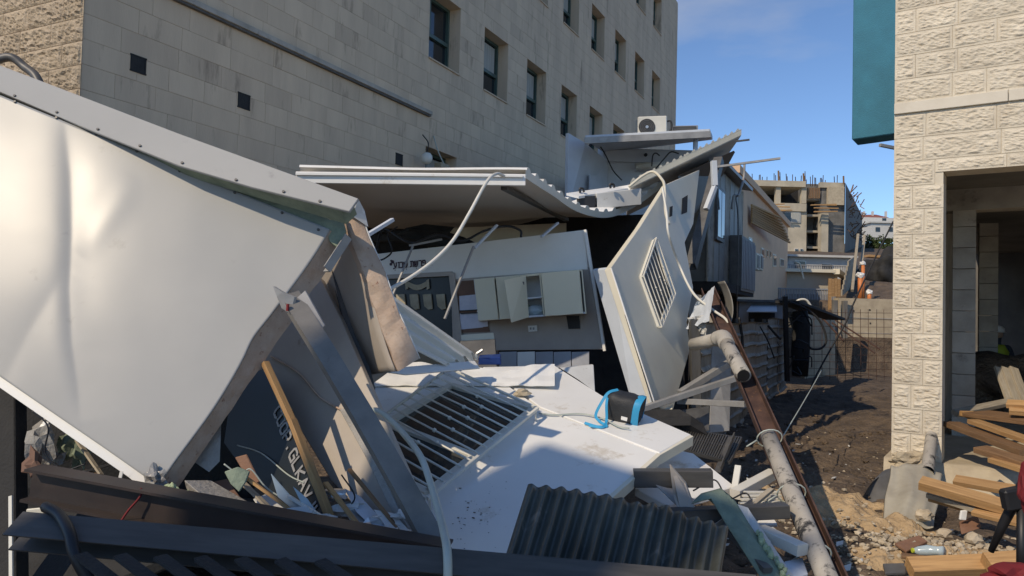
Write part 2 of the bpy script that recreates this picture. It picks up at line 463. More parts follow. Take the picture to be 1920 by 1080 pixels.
def mound(name, cx, cy, rx, ry, h, m, label, cat, n=44, rag=0.35, rot=0.0):
    def fn(u, v):
        a = (u - .5) * 2; b = (v - .5) * 2
        ca, sa = math.cos(rot), math.sin(rot)
        x = cx + (a * ca * rx - b * sa * ry); y = cy + (a * sa * rx + b * ca * ry)
        r = math.hypot(a, b) + rag * fbm(x + 3, y, 2.2)
        k = 1 - smooth01(r, .15, 1.0)
        return V((x, y, terrain(x, y) - .05 + (h + .05) * k + k * (.05 * fbm(x, y, 4) + .025 * fbm(x + 4, y, 13)) * min(1, h * 8)))
    return B().grid(fn, n, n).build(name, m, smooth=True, label=label, cat=cat, recalc=False)

# ------------------------------------------------------------------ long stone building on the left
C0 = V((-4.9, 8.29, 0))
LEN, HGT = 26.9, 15.4
bl = thing('stone_office_building', C0, 'long beige stone block with rows of recessed windows behind the wreckage', 'building')
def F(s, z, out=0.0):
    return C0 + U * s + NF * out + V((0, 0, z))
WW, WH = 1.2, 1.44
wins = []
for row, ks in ((0, (0, 1)), (1, (0, 1, 2, 3, 4, 5)), (2, (1, 2, 3, 4, 5, 6, 7)), (3, (4, 5, 6, 7))):
    for k in ks:
        wins.append((7.08 + 2.28 * k, 3.4 + 3.2 * row))
zs_ = sorted(set([0, HGT] + [w[1] for w in wins] + [w[1] + WH for w in wins]))
ss_ = sorted(set([0, LEN] + [w[0] for w in wins] + [w[0] + WW for w in wins]))
def is_win(s, z):
    return any(a < s < a + WW and b < z < b + WH for a, b in wins)
wb = B()
for i in range(len(ss_) - 1):
    for j in range(len(zs_) - 1):
        if not is_win((ss_[i] + ss_[i + 1]) / 2, (zs_[j] + zs_[j + 1]) / 2):
            wb.add([F(ss_[i], zs_[j], -.008), F(ss_[i + 1], zs_[j], -.008), F(ss_[i + 1], zs_[j + 1], -.008), F(ss_[i], zs_[j + 1], -.008)], [(0, 1, 2, 3)])
D_ = 13.0
q = [F(0, 0, -.008), F(0, 0, -D_), F(LEN, 0, -D_), F(LEN, 0, -.008)]
up_ = V((0, 0, HGT))
for i in range(3):
    wb.add([q[i], q[i + 1], q[i + 1] + up_, q[i] + up_], [(0, 1, 2, 3)])
wb.add([p + up_ for p in q], [(0, 1, 2, 3)])
wb.build('wall_core', m_mortar, bl, recalc=False)
for (a, b) in wins:
    rv = B()
    R = .34
    rv.add([F(a, b, 0.006), F(a + WW, b, 0.006), F(a + WW, b, -R), F(a, b, -R)], [(0, 1, 2, 3)])
    rv.add([F(a, b + WH, 0.0), F(a + WW, b + WH, 0.0), F(a + WW, b + WH, -R), F(a, b + WH, -R)], [(3, 2, 1, 0)])
    rv.add([F(a, b, 0.0), F(a, b + WH, 0.0), F(a, b + WH, -R), F(a, b, -R)], [(0, 1, 2, 3)])
    rv.add([F(a + WW, b, 0.0), F(a + WW, b + WH, 0.0), F(a + WW, b + WH, -R), F(a + WW, b, -R)], [(3, 2, 1, 0)])
    wobj = rv.build('window', m_facade, bl, recalc=False)
    slw = B().box(F(a + WW / 2, b + .008, -.15), U * (WW - .01), NF * .36, V((0, 0, .03))).build('sill', m_mortar, wobj)
    fr = B()
    t = .06
    for (s0, s1, z0, z1) in ((0, t, 0, WH), (WW - t, WW, 0, WH), (t, WW - t, 0, t), (t, WW - t, WH - t, WH), (t, WW - t, .62, .70), (WW * .34, WW * .34 + .05, .70, WH - t)):
        fr.box(F(a + (s0 + s1) / 2, b + (z0 + z1) / 2, -R + .035), U * (s1 - s0), NF * .07, V((0, 0, z1 - z0)))
    fr.build('frame', m_green, wobj)
    B().box(F(a + WW / 2, b + WH / 2, -R + .004), U * WW, NF * .008, V((0, 0, WH))).build('pane', m_glass, wobj)
    if random.random() < .65:
        cu = B()
        def cf(u, v, a=a, b=b):
            return F(a + .42 + u * .68, b + .72 + v * .62, -R + .016 + .006 * math.sin(u * 40))
        cu.grid(cf, 24, 1).build('curtain', m_curtain, wobj, recalc=False)
# facing stones: courses, cut round the windows
courses = []
z = 3.4 - 3 * .2933
while z < HGT - .3:
    base = (z - 3.4) % 3.2
    if z < 3.4 - .01: h = .2933
    else: h = .288 if base < WH - .02 else .2933
    courses.append((z, h)); z += h
st_list = []
for ci, (z0, h) in enumerate(courses):
    cuts = sorted((a, a + WW) for a, b in wins if b - .02 < z0 + h / 2 < b + WH + .02)
    segs = []; cur = 0.0
    for a, b in cuts:
        segs.append((cur, a)); cur = b
    segs.append((cur, LEN))
    for (a, b) in segs:
        if b - a < .05: continue
        s = a; first = True
        while s < b - 1e-4:
            l = random.choice((.45, .55, .62, .7, .8))
            if first and ci % 2: l *= .6
            first = False
            e = min(b, s + l)
            if b - e < .2: e = b
            st_list.append((s, e, z0, h)); s = e
vis = [t for t in st_list if in_view(F((t[0] + t[1]) / 2, t[2] + t[3] / 2), 30)]
vis.sort(key=lambda t: (F(t[0], t[2]) - EYE).length)
stone_cache = {}
rot_f = Matrix((U, NF, V((0, 0, 1)))).transposed().to_4x4()
G = .0012
def facing_stone_geo(bb, s, e, z0, h, out):
    x0, x1, a0, a1 = s + G / 2, e - G / 2, z0 + G / 2, z0 + h - G / 2
    c = .0018
    vs = [F(x0, a0, -.0075), F(x1, a0, -.0075), F(x1, a1, -.0075), F(x0, a1, -.0075),
          F(x0 + c, a0 + c, out), F(x1 - c, a0 + c, out), F(x1 - c, a1 - c, out), F(x0 + c, a1 - c, out)]
    bb.add(vs, [(4, 5, 6, 7), (0, 1, 5, 4), (1, 2, 6, 5), (2, 3, 7, 6), (3, 0, 4, 7)])
for t in vis[:300]:
    out = random.uniform(-.002, .002)
    key = (round(t[1] - t[0], 2), round(t[3], 4))
    fr = rot_f.copy(); fr.translation = F(t[0], t[2], out)
    if key not in stone_cache:
        bb = B(); facing_stone_geo(bb, t[0], t[1], t[2], t[3], out)
        stone_cache[key] = bb.build('stone', m_facade, bl, frame=fr, recalc=False)
    else:
        share('stone', stone_cache[key], bl, fr)
bb = B()
inset = set(vis[:300])
for t in st_list:
    if t not in inset: facing_stone_geo(bb, *t, random.uniform(-.002, .002))
bb.build('far_stones', m_facade, bl, kind='stuff', recalc=False)
# end wall with rough stones
WD = V((-NF.x, -NF.y, 0))
def E(a, z, out=0.0):
    return C0 + WD * a - U * out + V((0, 0, z))
def rough_stone(bb, fpos, w, h, dep, seed, draft=.02, nx=14, ny=7, cells=14):
    """rock-faced block: fpos(x,y,out) gives the point; flat drafted margin, chiselled middle"""
    def fn(u, v):
        x, y = u * w, v * h
        m = min(x, w - x, y, h - y)
        k = smooth01(m, draft * .6, draft * 1.5)
        o = dep * k * (0.6 + 0.7 * noise.noise(V((x * cells, y * cells * 1.9 + x * 4, seed * 5.3))) + 0.75 * noise.noise(V((x * cells * 1.9, y * cells * 4.2 + x * 11, seed))))
        edge = 0.0 if m > 1e-5 else -.011
        return fpos(x, y, max(o, -.004 * k) + edge)
    # repeat the rim so that the block has sides
    us = [0, 1e-3] + [i / nx for i in range(1, nx)] + [1 - 1e-3, 1]
    vs_ = [0, 2e-3] + [i / ny for i in range(1, ny)] + [1 - 2e-3, 1]
    n, m = len(us), len(vs_)
    pts = [fn(u, v) for v in vs_ for u in us]
    bb.add(pts, [(j * n + i, j * n + i + 1, (j + 1) * n + i + 1, (j + 1) * n + i) for j in range(m - 1) for i in range(n - 1)])
zc = 2.9; ci = 0
while zc < 5.6:
    h = .27; a = -.02 if ci % 2 else -.02
    first = True
    while a < 1.7:
        l = (.36 if ci % 2 else .58) if first else random.choice((.5, .58, .66))
        first = False
        bb = B()
        rough_stone(bb, lambda x, y, o, a=a, zc=zc: E(a + .004 + x, zc + .004 + y, .006 + o), l - .008, h - .008, .03, ci * 7 + a * 10, cells=16, nx=24, ny=12)
        bb.build('stone', m_rough_left, bl, smooth=False, recalc=False)
        a += l
    zc += h; ci += 1
B().beam(F(0, 5.5, .045), F(7.15, 5.5, .045), .09, .075).build('ledge', m_conc, bl)
B().beam(F(0, 5.45, .03), F(7.15, 5.45, .03), .06, .03).build('ledge_shadow', m_galvd, bl)  # dark strip standing in for the shadow below the ledge
for (px, py, sz) in ((259, 121, .19), (457, 190, .20), (748, 299, .2)):
    c = RP(px, py, F(0, 0, 0.0), NF)
    fo = B()
    for dz in (-sz / 2, sz / 2): fo.box(c + V((0, 0, dz)) + NF * .006, U * (sz + .03), NF * .012, V((0, 0, .018)))
    for ds in (-sz / 2, sz / 2): fo.box(c + U * ds + NF * .006, U * .018, NF * .012, V((0, 0, sz)))
    fo.box(c + NF * .0055, U * sz, NF * .004, V((0, 0, sz)))
    fo.build('wall_vent', m_dark, bl)
# lamp and loose fitting on the wall by the lowest window
c = RP(800, 297, F(0, 0, .25), NF)
lamp = thing('flood_light', c, 'white round flood light hanging on the stone wall above the roof sheet', 'lamp')
B().blob(c, .12, 2, .05, (1, .8, 1)).build('lamp_head', m_creamw, lamp, smooth=True)
B().tube(bez([c + V((0, 0, .1)), c + V((.02, 0, .3)), c - NF * .24 + V((.1, .1, .5))]), .012).build('cord', m_blackr, lamp, smooth=True)
c2 = RP(829, 312, F(0, 0, .3), NF)
beam('junction_box', c2 - U * .16, c2 + U * .16, .16, .1, m_gold, 'yellowish box hanging on a cord below the flood light', 'junction box')
cable('hanging_cord', [RP(813, 255, F(0, 0, .03), NF), RP(822, 285, F(0, 0, .2), NF), RP(838, 318, F(0, 0, .35), NF), RP(848, 335, F(0, 0, .5), NF)], .012, m_hose, 'thin pale cord drooping from the stone wall past the lowest window')
cable('thick_hose', [P(-60, 130, 7.6), P(-5, 112, 7.6), P(22, 108, 7.6), P(45, 125, 7.6), P(66, 142, 7.55), P(80, 170, 7.5)], .045, m_galvd, 'thick dark grey hose looping against the rough stone corner', 'hose')

# ------------------------------------------------------------------ pale limestone building on the right
A0 = V((3.775, 7.4, 0))
RD = V((.82, -.5724, 0)).normalized()
RN = V((-RD.y * -1, -RD.x, 0)); RN = V((RD.y, -RD.x, 0))       # out of the front, towards the camera
if RN.dot(EYE - A0) < 0: RN = -RN
RI = -RN
def S(s, z, out=0.0):
    return A0 + RD * s + RN * out + V((0, 0, z))
br = thing('limestone_building', A0, 'pale rusticated limestone building with dark open bay at the right edge', 'building')
yl = [-38, 16, 60, 103, 147, 192, 213, 259, 303, 349, 393, 440, 485, 531, 578, 624, 671, 718, 763, 808, 852]
zc_ = [1.6 + (604.5 - y) * 7.4 / 1400 for y in yl]
OPEN_S, OPEN_Z = .435, 3.065
TH = .30
# core of the wall
cb = B()
ztop = zc_[0]
cb.box(S(OPEN_S / 2, (ztop + zc_[-1] - .1) / 2, -TH / 2 - .005), RD * (OPEN_S - .01), RN * TH, V((0, 0, ztop - zc_[-1] + .1)))
cb.box(S(OPEN_S + 2.2, (ztop + OPEN_Z) / 2 + .004, -TH / 2 - .005), RD * 4.4, RN * TH, V((0, 0, ztop - OPEN_Z)))
cb.build('wall_core', m_grout, br)
k = 0
for i in range(len(zc_) - 1):
    zt, zb = zc_[i], zc_[i + 1]
    flat = (i == 5)
    for_full = zb > OPEN_Z - .12
    smax = 2.6 if for_full else OPEN_S
    if for_full and zb < OPEN_Z: pass
    s = 0.0; first = True
    while s < smax - 1e-3:
        if for_full:
            if flat: l = random.choice((.8, .95))
            else: l = random.uniform(.17, .27) if first and i % 2 else random.choice((.28, .36, .5, .58, .64))
        else:
            l = (.17 if i % 2 else .27) if first else 9
        e = min(smax, s + l)
        if smax - e < .1: e = smax
        first = False
        z0 = zb
        if for_full and zb < OPEN_Z and s > OPEN_S - .3: 
            z0 = OPEN_Z
            if s < OPEN_S: 
                # block beside the opening keeps full height
                e = OPEN_S if OPEN_S - s > .08 else e
                z0 = zb if e <= OPEN_S + 1e-6 else OPEN_Z
        if in_view(S((s + e) / 2, (zt + z0) / 2), 130):
            bb = B()
            if flat:
                bb.box(S((s + e) / 2, (zt + z0) / 2, .004), RD * (e - s - .006), RN * .06, V((0, 0, zt - z0 - .006)))
                bb.build('stone', m_lime_flat, br, bevel=.003)
            else:
                w, h = e - s - .004, zt - z0 - .004
                rough_stone(bb, lambda x, y, o, s=s, z0=z0: S(s + .002 + x, z0 + .002 + y, .004 + o), w, h, .0135, k * 3.7 + i, draft=.022, nx=max(8, int(w / .0095)), ny=max(8, int(h / .0085)), cells=15)
                bb.build('stone', m_lime, br, smooth=False, recalc=False)
        k += 1
        s = e
# interior of the bay
IZ = .36
def I(s, dp, z): return A0 + RD * s + RI * dp + V((0, 0, z))
it = B()
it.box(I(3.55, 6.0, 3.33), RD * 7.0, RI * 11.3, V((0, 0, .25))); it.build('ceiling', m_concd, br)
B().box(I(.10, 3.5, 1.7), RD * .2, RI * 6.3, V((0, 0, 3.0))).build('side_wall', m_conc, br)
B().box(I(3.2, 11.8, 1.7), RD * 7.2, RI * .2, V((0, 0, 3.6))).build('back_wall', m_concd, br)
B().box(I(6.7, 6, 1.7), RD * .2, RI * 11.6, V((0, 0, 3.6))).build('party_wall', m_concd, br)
B().box(I(3.4, 2.2, 3.08), RD * 6.3, RI * .3, V((0, 0, .25))).build('ceiling_beam', m_conc, br)
# inner pier of stone courses
for (px0, px1, dd, zb, zt) in ((1786, 1830, 8.9, IZ - .1, 3.2), (1836, 1872, 11.8, 0, 3.2)):
    a = P(px0, 500, dd); b = P(px1, 500, dd - .12)
    d = (b - a); d.z = 0
    n = V((d.y, -d.x, 0)).normalized()
    if n.dot(EYE - a) < 0: n = -n
    zz = zb; j = 0
    while zz < zt:
        hh = .25
        cc = (a + b) / 2; cc.z = zz + hh / 2
        B().box(cc - n * .12, d * .995, n * .24, V((0, 0, hh - .006))).build('pier_block', m_conc, br, bevel=.003)
        zz += hh; j += 1
# floor slab with rough front edge
fl = B()
def slabfn(u, v):
    s = -.06 + u * 5.2; dp = -0.28 + v * 7.6
    front = 1 - smooth01(v, .0, .03)
    x = I(s, dp, 0)
    return V((x.x + .12 * fbm(x.x, x.y, 1.3) * front, x.y, IZ - .08 + .02 * fbm(x.x, x.y, 2.5) - .45 * front))
fl.grid(slabfn, 70, 90)
so = fl.build('floor_slab', m_concw, smooth=True, recalc=False); tag(so, kind='structure')
# broken footing of the pillar
B().blob(S(.17, .28, .03), .13, 3, .5, (1.35, .6, .6), 3).build('broken_footing', m_concw, br)
# teal fin beyond the pillar
ta = P(1597, 262, 9.0); tb = P(1690, 250, 8.6)
tf = B().prism([V((ta.x, ta.y, ta.z)), V((tb.x, tb.y, ta.z)), V((tb.x, tb.y, 7.5)), V((ta.x, ta.y, 7.5))], RI * .35)
tf.build('wall_fin', m_teal, label='teal plastered wall fin hanging beside the limestone pillar against the sky', cat='wall fin', bevel=.01)
beam('protruding_timber', P(1650, 272, 8.6), P(1690, 280, 8.7), .035, .035, m_galv, 'short pale timber end sticking out below the teal fin', 'timber')

# drain pipe stub at the pillar foot
pa, pb = S(.34, .56, -.12), P(1739, 884, 6.62)
pst = thing('drain_pipe_stub', pa, 'short grey plastic drain pipe poking out of the pillar foot', 'pipe')
B().tube([pa, pa.lerp(pb, .35), pb], .052, 18, cap=False).build('pipe_wall', m_pipe, pst, smooth=True, recalc=False)
B().tube([pb + (pa - pb) * .02, pa], .045, 18, cap=False).build('pipe_bore', m_black, pst, smooth=True, recalc=False)

# ------------------------------------------------------------------ yard and town behind
def FR(bb, px0, px1, py0, py1, d, th):
    """upright box whose front covers that part of the view at distance d"""
    ym, xm = (py0 + py1) / 2, (px0 + px1) / 2
    x0, x1 = P(px0, ym, d).x, P(px1, ym, d).x
    z0, z1 = P(xm, py1, d).z, P(xm, py0, d).z
    return bb.box(((x0 + x1) / 2, d + th / 2, (z0 + z1) / 2), (abs(x1 - x0), 0, 0), (0, th, 0), (0, 0, z1 - z0))
def fr(name, m, parent, px0, px1, py0, py1, d, th, **k):
    return FR(B(), px0, px1, py0, py1, d, th).build(name, m, parent, **k)
def PL(pix, p0, n): return [RP(x, y, p0, n) for x, y in pix]

m_conct = mat('tan_concrete', (.52, .45, .34), (.38, .33, .25), .92, scale=.6, spots=(.26, .22, .17), spotscale=.8, spot_at=.6)
# unfinished concrete building
D = 90
cb_ = thing('unfinished_building', P(1500, 478, D), 'unfinished grey concrete building with rebar bristling from its roof', 'building')
fr('top_slab', m_conct, cb_, 1380, 1511, 338, 349, D - .3, 12)
for (a, b) in ((1380, 1399), (1413, 1421), (1455, 1464), (1503, 1512)):
    fr('column', m_conct, cb_, a, b, 349, 381, D, .6)
fr('floor_slab', m_conct, cb_, 1380, 1512, 380, 395, D - .3, 12)
fr('dark_storey', m_dark, cb_, 1380, 1512, 349, 380, D + 6, .4)
fr('wall', m_conct, cb_, 1395, 1512, 395, 482, D, 10)
for (a, b, y0, y1) in ((1466, 1501, 397, 417), (1436, 1454, 397, 417), (1490, 1497, 466, 480), (1500, 1506, 466, 480)):
    w = fr('window', m_farwhite, cb_, a, b, y0, y1, D - .15, .2)
    if b - a > 10:
        m_ = (a + b) / 2
        fr('pane', m_glass, w, a + 1.5, m_ - .7, y0 + 1.5, y1 - 1.5, D - .2, .1)
        fr('pane', m_curtain, w, m_ + .7, b - 1.5, y0 + 1.5, y1 - 1.5, D - .2, .1)
    else:
        fr('pane', m_glass, w, a + 1, b - 1, y0 + 1, y1 - 1, D - .2, .1)
fr('stair_core', m_concd, cb_, 1513, 1540, 345, 482, D + 3, 8)
for y in (372, 402, 432, 462):
    fr('stair_slab', m_conct, cb_, 1513, 1541, y, y + 4, D + 1.2, 3)
fr('dark_opening', m_dark, cb_, 1515, 1536, 378, 400, D + 2.7, .2)
fr('dark_opening', m_dark, cb_, 1517, 1534, 436, 458, D + 2.7, .2)
fr('column', m_conct, cb_, 1540, 1553, 400, 482, D - .3, 1.0)
fr('formwork_panel', m_concw, cb_, 1553, 1583, 350, 384, D, .5)
fr('wall', m_concd, cb_, 1540, 1584, 344, 482, D + .6, 9)
fr('parapet', m_conct, cb_, 1538, 1585, 342, 352, D + .3, .6)
sa, sb = P(1584, 470, D), P(1616, 470, 135)
sw = B()
zt0, zt1 = P(1584, 343, D).z, P(1600, 370, 115).z
sw.add([V((sa.x, sa.y, sa.z - 2)), V((sb.x, sb.y, sb.z - 2)), V((sb.x, sb.y, zt1)), V((sa.x, sa.y, zt0))], [(0, 1, 2, 3)])
sw.build('side_wall', m_concd, cb_, recalc=False)
for i in range(80):
    t = random.random(); a = sa.lerp(sb, t)
    z = zt0 + (zt1 - zt0) * t - random.uniform(-.9, 6)
    o = B().beam(V((a.x + .2, a.y, z)), V((a.x + random.uniform(.3, .9), a.y + random.uniform(-1, 1), z + random.uniform(-.5, 1.1))), .11, .11)
    o.build('scaffold_tube', m_woodd if i % 3 else m_rust, cb_)
for i in range(34):
    x = 1390 + random.random() * 190
    top = 338 if x < 1511 else 345
    h = random.uniform(6, 17)
    a, b = P(x, top + 4, D + random.uniform(0, 3)), P(x + random.uniform(-.8, .8), top - h, D + 1)
    B().beam(a, b, .07, .07, (0, 1, 0)).build('rebar', m_rust, cb_)
for (x, y0) in ((1460, 320), (1507, 325), (1582, 330)):
    B().beam(P(x, 345, D), P(x - .5, y0, D), .16, .16, (0, 1, 0)).build('formwork_post', m_woodd, cb_)
for i in range(9):
    y = 384 + random.random() * 15
    x = random.choice((1520, 1526, 1405, 1440))
    B().beam(P(x, y, D - 1.2), P(x + random.uniform(30, 50), y + random.uniform(-2.5, 1.5), D - 1.4), .18, .12).build('scaffold_plank', m_wood, cb_)
for i in range(8):
    x = 1514 + i * 3.2
    B().beam(P(x, 352, D + .4), P(x, 372, D + .4), .12, .12, (0, 1, 0)).build('formwork_post', m_woodd, cb_)

# white house on the hill
D = 150
hs = thing('hill_house', P(1640, 446, D), 'white house with small red roof on the far hillside', 'house')
fr('wall', m_farwhite, hs, 1612, 1690, 408, 448, D + 4, 6)
fr('front_block', m_farwhite, hs, 1634, 1690, 417, 450, D, 4)
fr('flat_roof', m_farwhite, hs, 1632, 1692, 415, 418, D - .4, 5)
rb = B()
ra, rc = P(1612, 408, D + 4), P(1667, 408, D + 4)
rb.add([ra, rc, rc + V((0, 6, 0)), ra + V((0, 6, 0)), ra + V((1.2, 3, 1.0)), rc + V((-1.2, 3, 1.0))], [(0, 1, 5, 4), (1, 2, 5), (2, 3, 4, 5), (3, 0, 4)])
rf_ = rb.build('roof', m_roofred, hs)
for x in (1621, 1637, 1662): fr('water_tank', m_farwhite, rf_, x - 1.6, x + 1.6, 396, 408, D + 6, .5)
for (a, b, y0, y1) in ((1642, 1650, 426, 434), (1667, 1674, 426, 434), (1655, 1662, 409, 414)):
    fr('window', m_glass, hs, a, b, y0, y1, D - .1, .2)

def tree(px, py_top, py_bot, d, wpx, label, n=900, seed=1):
    rnd = random.Random(seed)
    base = P(px, py_bot, d); top = P(px, py_top, d)
    H = top.z - base.z; R = wpx / 2 * d / FPX
    zt = terrain(base.x, base.y)
    t = thing('tree', V((base.x, base.y, zt)), label, 'tree', 'trees on the far slope')
    tr = B().tube([V((base.x, base.y, zt - .2)), V((base.x + .1, base.y, base.z)), V((base.x - .1, base.y, base.z + H * .6))], [.22, .17, .06], 7)
    for k in range(5):
        an = k * 1.3
        tr.tube([V((base.x, base.y, base.z + H * .2)), V((base.x + math.cos(an) * R * .6, base.y + math.sin(an) * R * .6, base.z + H * (.4 + .08 * k)))], [.09, .03], 5)
    tr.build('trunk', m_bark, t, smooth=True)
    cl = [(V((base.x + rnd.uniform(-.7, .7) * R, base.y + rnd.uniform(-.7, .7) * R, base.z + H * rnd.uniform(.2, .85))), R * rnd.uniform(.25, .45)) for _ in range(11)]
    cr = B()
    for _ in range(n):
        c, r = rnd.choice(cl)
        v = V((rnd.gauss(0, 1), rnd.gauss(0, 1), rnd.gauss(0, 1))).normalized() * r * rnd.uniform(.6, 1.05)
        p = c + v
        a = V((rnd.gauss(0, 1), rnd.gauss(0, 1), rnd.gauss(0, .6))).normalized(); b = a.cross(V((rnd.random(), rnd.random(), rnd.random()))).normalized()
        s = rnd.uniform(.12, .26) * R / 2
        cr.add([p - a * s, p + b * s * .6, p + a * s, p - b * s * .6], [(0, 1, 2, 3)])
    cr.build('crown', m_leaf, t, recalc=False)
tree(1630, 440, 478, 120, 34, 'bushy green tree below the white hill house, left of the pair', seed=3)
tree(1656, 443, 480, 118, 40, 'bushy green tree below the white hill house, nearer the limestone pillar', seed=5)
tree(1683, 446, 478, 124, 34, 'bushy green tree half hidden behind the limestone pillar', seed=8)

# peach building along the lane
pp = P(1400, 345, 20)
pe = thing('peach_building', V((pp.x, pp.y, 0)), 'peach rendered building with small windows behind the tin cabin', 'building')
pz = pp.z
ln = 10.2
b0 = V((pp.x, pp.y, 0)); 
B().box(b0 + U * (ln / 2 - .8) - NF * 2 + V((0, 0, pz / 2)), U * (ln + 1.6), NF * 4, V((0, 0, pz))).build('wall', m_peach, pe)
B().box(b0 + U * (ln / 2 - .8) - NF * 2 + V((0, 0, pz + .1)), U * (ln + 1.8), NF * 4.2, V((0, 0, .2))).build('parapet', m_peach, pe)
for (x0, x1, y0, y1) in ((1404, 1411, 444, 478), (1428, 1433, 464, 486), (1438, 1440, 468, 482), (1444, 1446, 470, 484), (1450, 1456, 476, 500), (1463, 1470, 484, 500)):
    q = PL([(x0, y0), (x1, y0 + 2), (x1, y1), (x0, y1)], b0 + NF * .03, NF)
    w = slab('window', q, -NF * .06, m_cream, parent=pe, bevel=0)
    c = sum(q, V()) / 4
    slab('pane', [c + (p - c) * .8 + NF * .004 for p in q], NF * .006, m_glass, parent=w, bevel=0)
for i in range(9):
    a = RP(1402, 385 + i * 4, b0, NF) + NF * .1; 
    B().beam(a, a + U * (2 + i * .35) + NF * .5 + V((0, 0, -.1)), .05, .05).build('awning_batten', m_wood, pe)
for j, (x, y) in enumerate(((1411, 491), (1418, 492))):
    c = RP(x, y, b0 + NF * .2, NF)
    ac = thing('wall_air_conditioner', c, 'small cream air conditioner on the peach wall, %s of two' % ('left' if j == 0 else 'right'), 'air conditioner', 'air conditioners on the peach wall')
    B().box(c, U * .5, NF * .3, V((0, 0, .45))).build('case', m_cream, ac, bevel=.02)
    B().box(c + NF * .155 , U * .36, NF * .02, V((0, 0, .33))).build('grille', m_galvd, ac)

# caravans in the yard
D = 38
cv = thing('white_caravan', V((P(1540, 500, D).x, D, terrain(14, D))), 'white prefab cabin with dark window below the concrete building', 'cabin')
fr('wall', m_farwhite, cv, 1480, 1606, 482, 535, D, 3)
fr('roof', m_farwhite, cv, 1476, 1609, 478, 482, D - .3, 3.6)
for (a, b, y0, y1) in ((1490, 1511, 489, 504), (1541, 1562, 495, 505)):
    w = fr('window', m_silver, cv, a, b, y0, y1, D - .05, .1)
    fr('pane', m_glass, w, a + .8, b - .8, y0 + .8, y1 - .8, D - .08, .05)
D = 29
bc = thing('beige_caravan', V((P(1490, 560, D).x, D, .7)), 'beige prefab cabin with sliding window and flat overhanging roof', 'cabin')
fr('wall', m_beige, bc, 1385, 1566, 508, 600, D, 3.2)
fr('roof', m_cream, bc, 1380, 1572, 503, 509, D - .4, 4)
fr('end_wall', m_cream, bc, 1566, 1570, 508, 600, D + .02, 3.2)
B().beam(P(1568, 509, D - .4), P(1594, 526, D + 5), .25, .2).build('gutter', m_cream, bc)
w = fr('window', m_silver, bc, 1423, 1462, 533, 557, D - .08, .1)
fr('pane', m_glass, w, 1424.5, 1441.5, 534.5, 555.5, D - .11, .05)
fr('pane', m_glass, w, 1443.5, 1460.5, 534.5, 555.5, D - .11, .05)
fc = B()
for j, dd in enumerate((26.5,)):
    f_ = thing('metal_railing', V((P(1480, 600, dd).x, dd, .7)), 'grey upright bar railing in front of the beige cabin', 'railing')
    for i in range(56):
        x = 1400 + i * 3
        fr('bar', m_grey, f_, x, x + 1.5, 541, 574 if x < 1470 else 575, dd, .03)
    fr('top_rail', m_grey, f_, 1399, 1568, 540, 542, dd - .03, .06)
    fr('bottom_rail', m_grey, f_, 1399, 1568, 573, 575.5, dd - .03, .06)
f_ = thing('upper_railing', V((P(1520, 505, 34).x, 34, 2.5)), 'grey upright bar railing along the white prefab cabin', 'railing')
for i in range(37):
    x = 1480 + i * 3.2
    fr('bar', m_grey, f_, x, x + 1.3, 498, 516, 34, .03)
fr('top_rail', m_grey, f_, 1479, 1598, 497, 498.7, 33.97, .06)
cable('pale_pipe', [P(1411, 494, 27), P(1413, 508, 27), P(1418, 518, 27), P(1425, 526, 27)], .03, m_cream, 'pale bent pipe on the wall of the beige cabin, left one', 'pipe')
cable('pale_pipe', [P(1492, 492, 27), P(1499, 494, 27), P(1503, 508, 27), P(1507, 524, 27)], .03, m_cream, 'pale bent pipe on the wall of the beige cabin, right one', 'pipe')
# grey hut with awning
D = 19
gh = thing('grey_hut', V((P(1430, 600, D).x, D, 0)), 'dark grey hut with a small white awning beyond the sheet fence', 'hut')
fr('wall', m_grey, gh, 1385, 1472, 566, 640, D, 2.2)
fr('roof', m_galvd, gh, 1380, 1476, 562, 566, D - .2, 2.6)
slab('awning', [P(1408, 572, D), P(1456, 572, D), P(1457, 583, D - .7), P(1400, 583, D - .7)], (0, 0, -.03), m_lav, parent=gh)
fr('dark_opening', m_dark, gh, 1404, 1453, 586, 604, D - .02, .05)
# retaining walls, wooden sheet, soil, pipes
D = 24
rw = B(); FR(rw, 1572, 1760, 561, 760, D, .4)
rwo = rw.build('retaining_wall', m_concw, label='sandy poured concrete retaining wall at the end of the trench', cat='wall')
for y in (596, 624, 652): fr('pour_joint', m_conc, rwo, 1573, 1700, y, y + 1.4, D - .012, .03)
for (x, y) in ((1631, 581), (1601, 583), (1632, 606), (1650, 640)): fr('tie_hole', m_dark, rwo, x - 1.3, x + 1.3, y - 1.3, y + 1.3, D - .014, .03)
lw = B().prism([P(1509, 588, 21), P(1566, 599, 22.5), P(1566, 720, 22.5), P(1509, 720, 21)], (0, .3, 0))
lw.build('low_concrete_wall', m_concw, label='low sloping concrete wall left of the wire mesh', cat='wall')
for (x0, x1, y0, y1, d) in ((1562, 1569, 563, 596, 22.8), (1580, 1587, 564, 604, 22.9)):
    a = P((x0 + x1) / 2, y1 + 30, d); b = P((x0 + x1) / 2, y0, d)
    beam('shoring_post', a, b, .14, .14, m_concd, 'grey timber shoring post before the retaining wall, %s' % ('left one' if x0 < 1570 else 'right one'), 'post', up=(0, 1, 0), group='shoring posts')
ws = thing('plywood_hoarding', P(1567, 560, 23.5), 'yellow upright plywood boards beside the retaining wall', 'hoarding')
for i in range(4):
    fr('board', m_wood, ws, 1554 + i * 5.6, 1559.2 + i * 5.6, 522 + (i % 2), 556 + (i == 0) * 25, 23.3, .05)
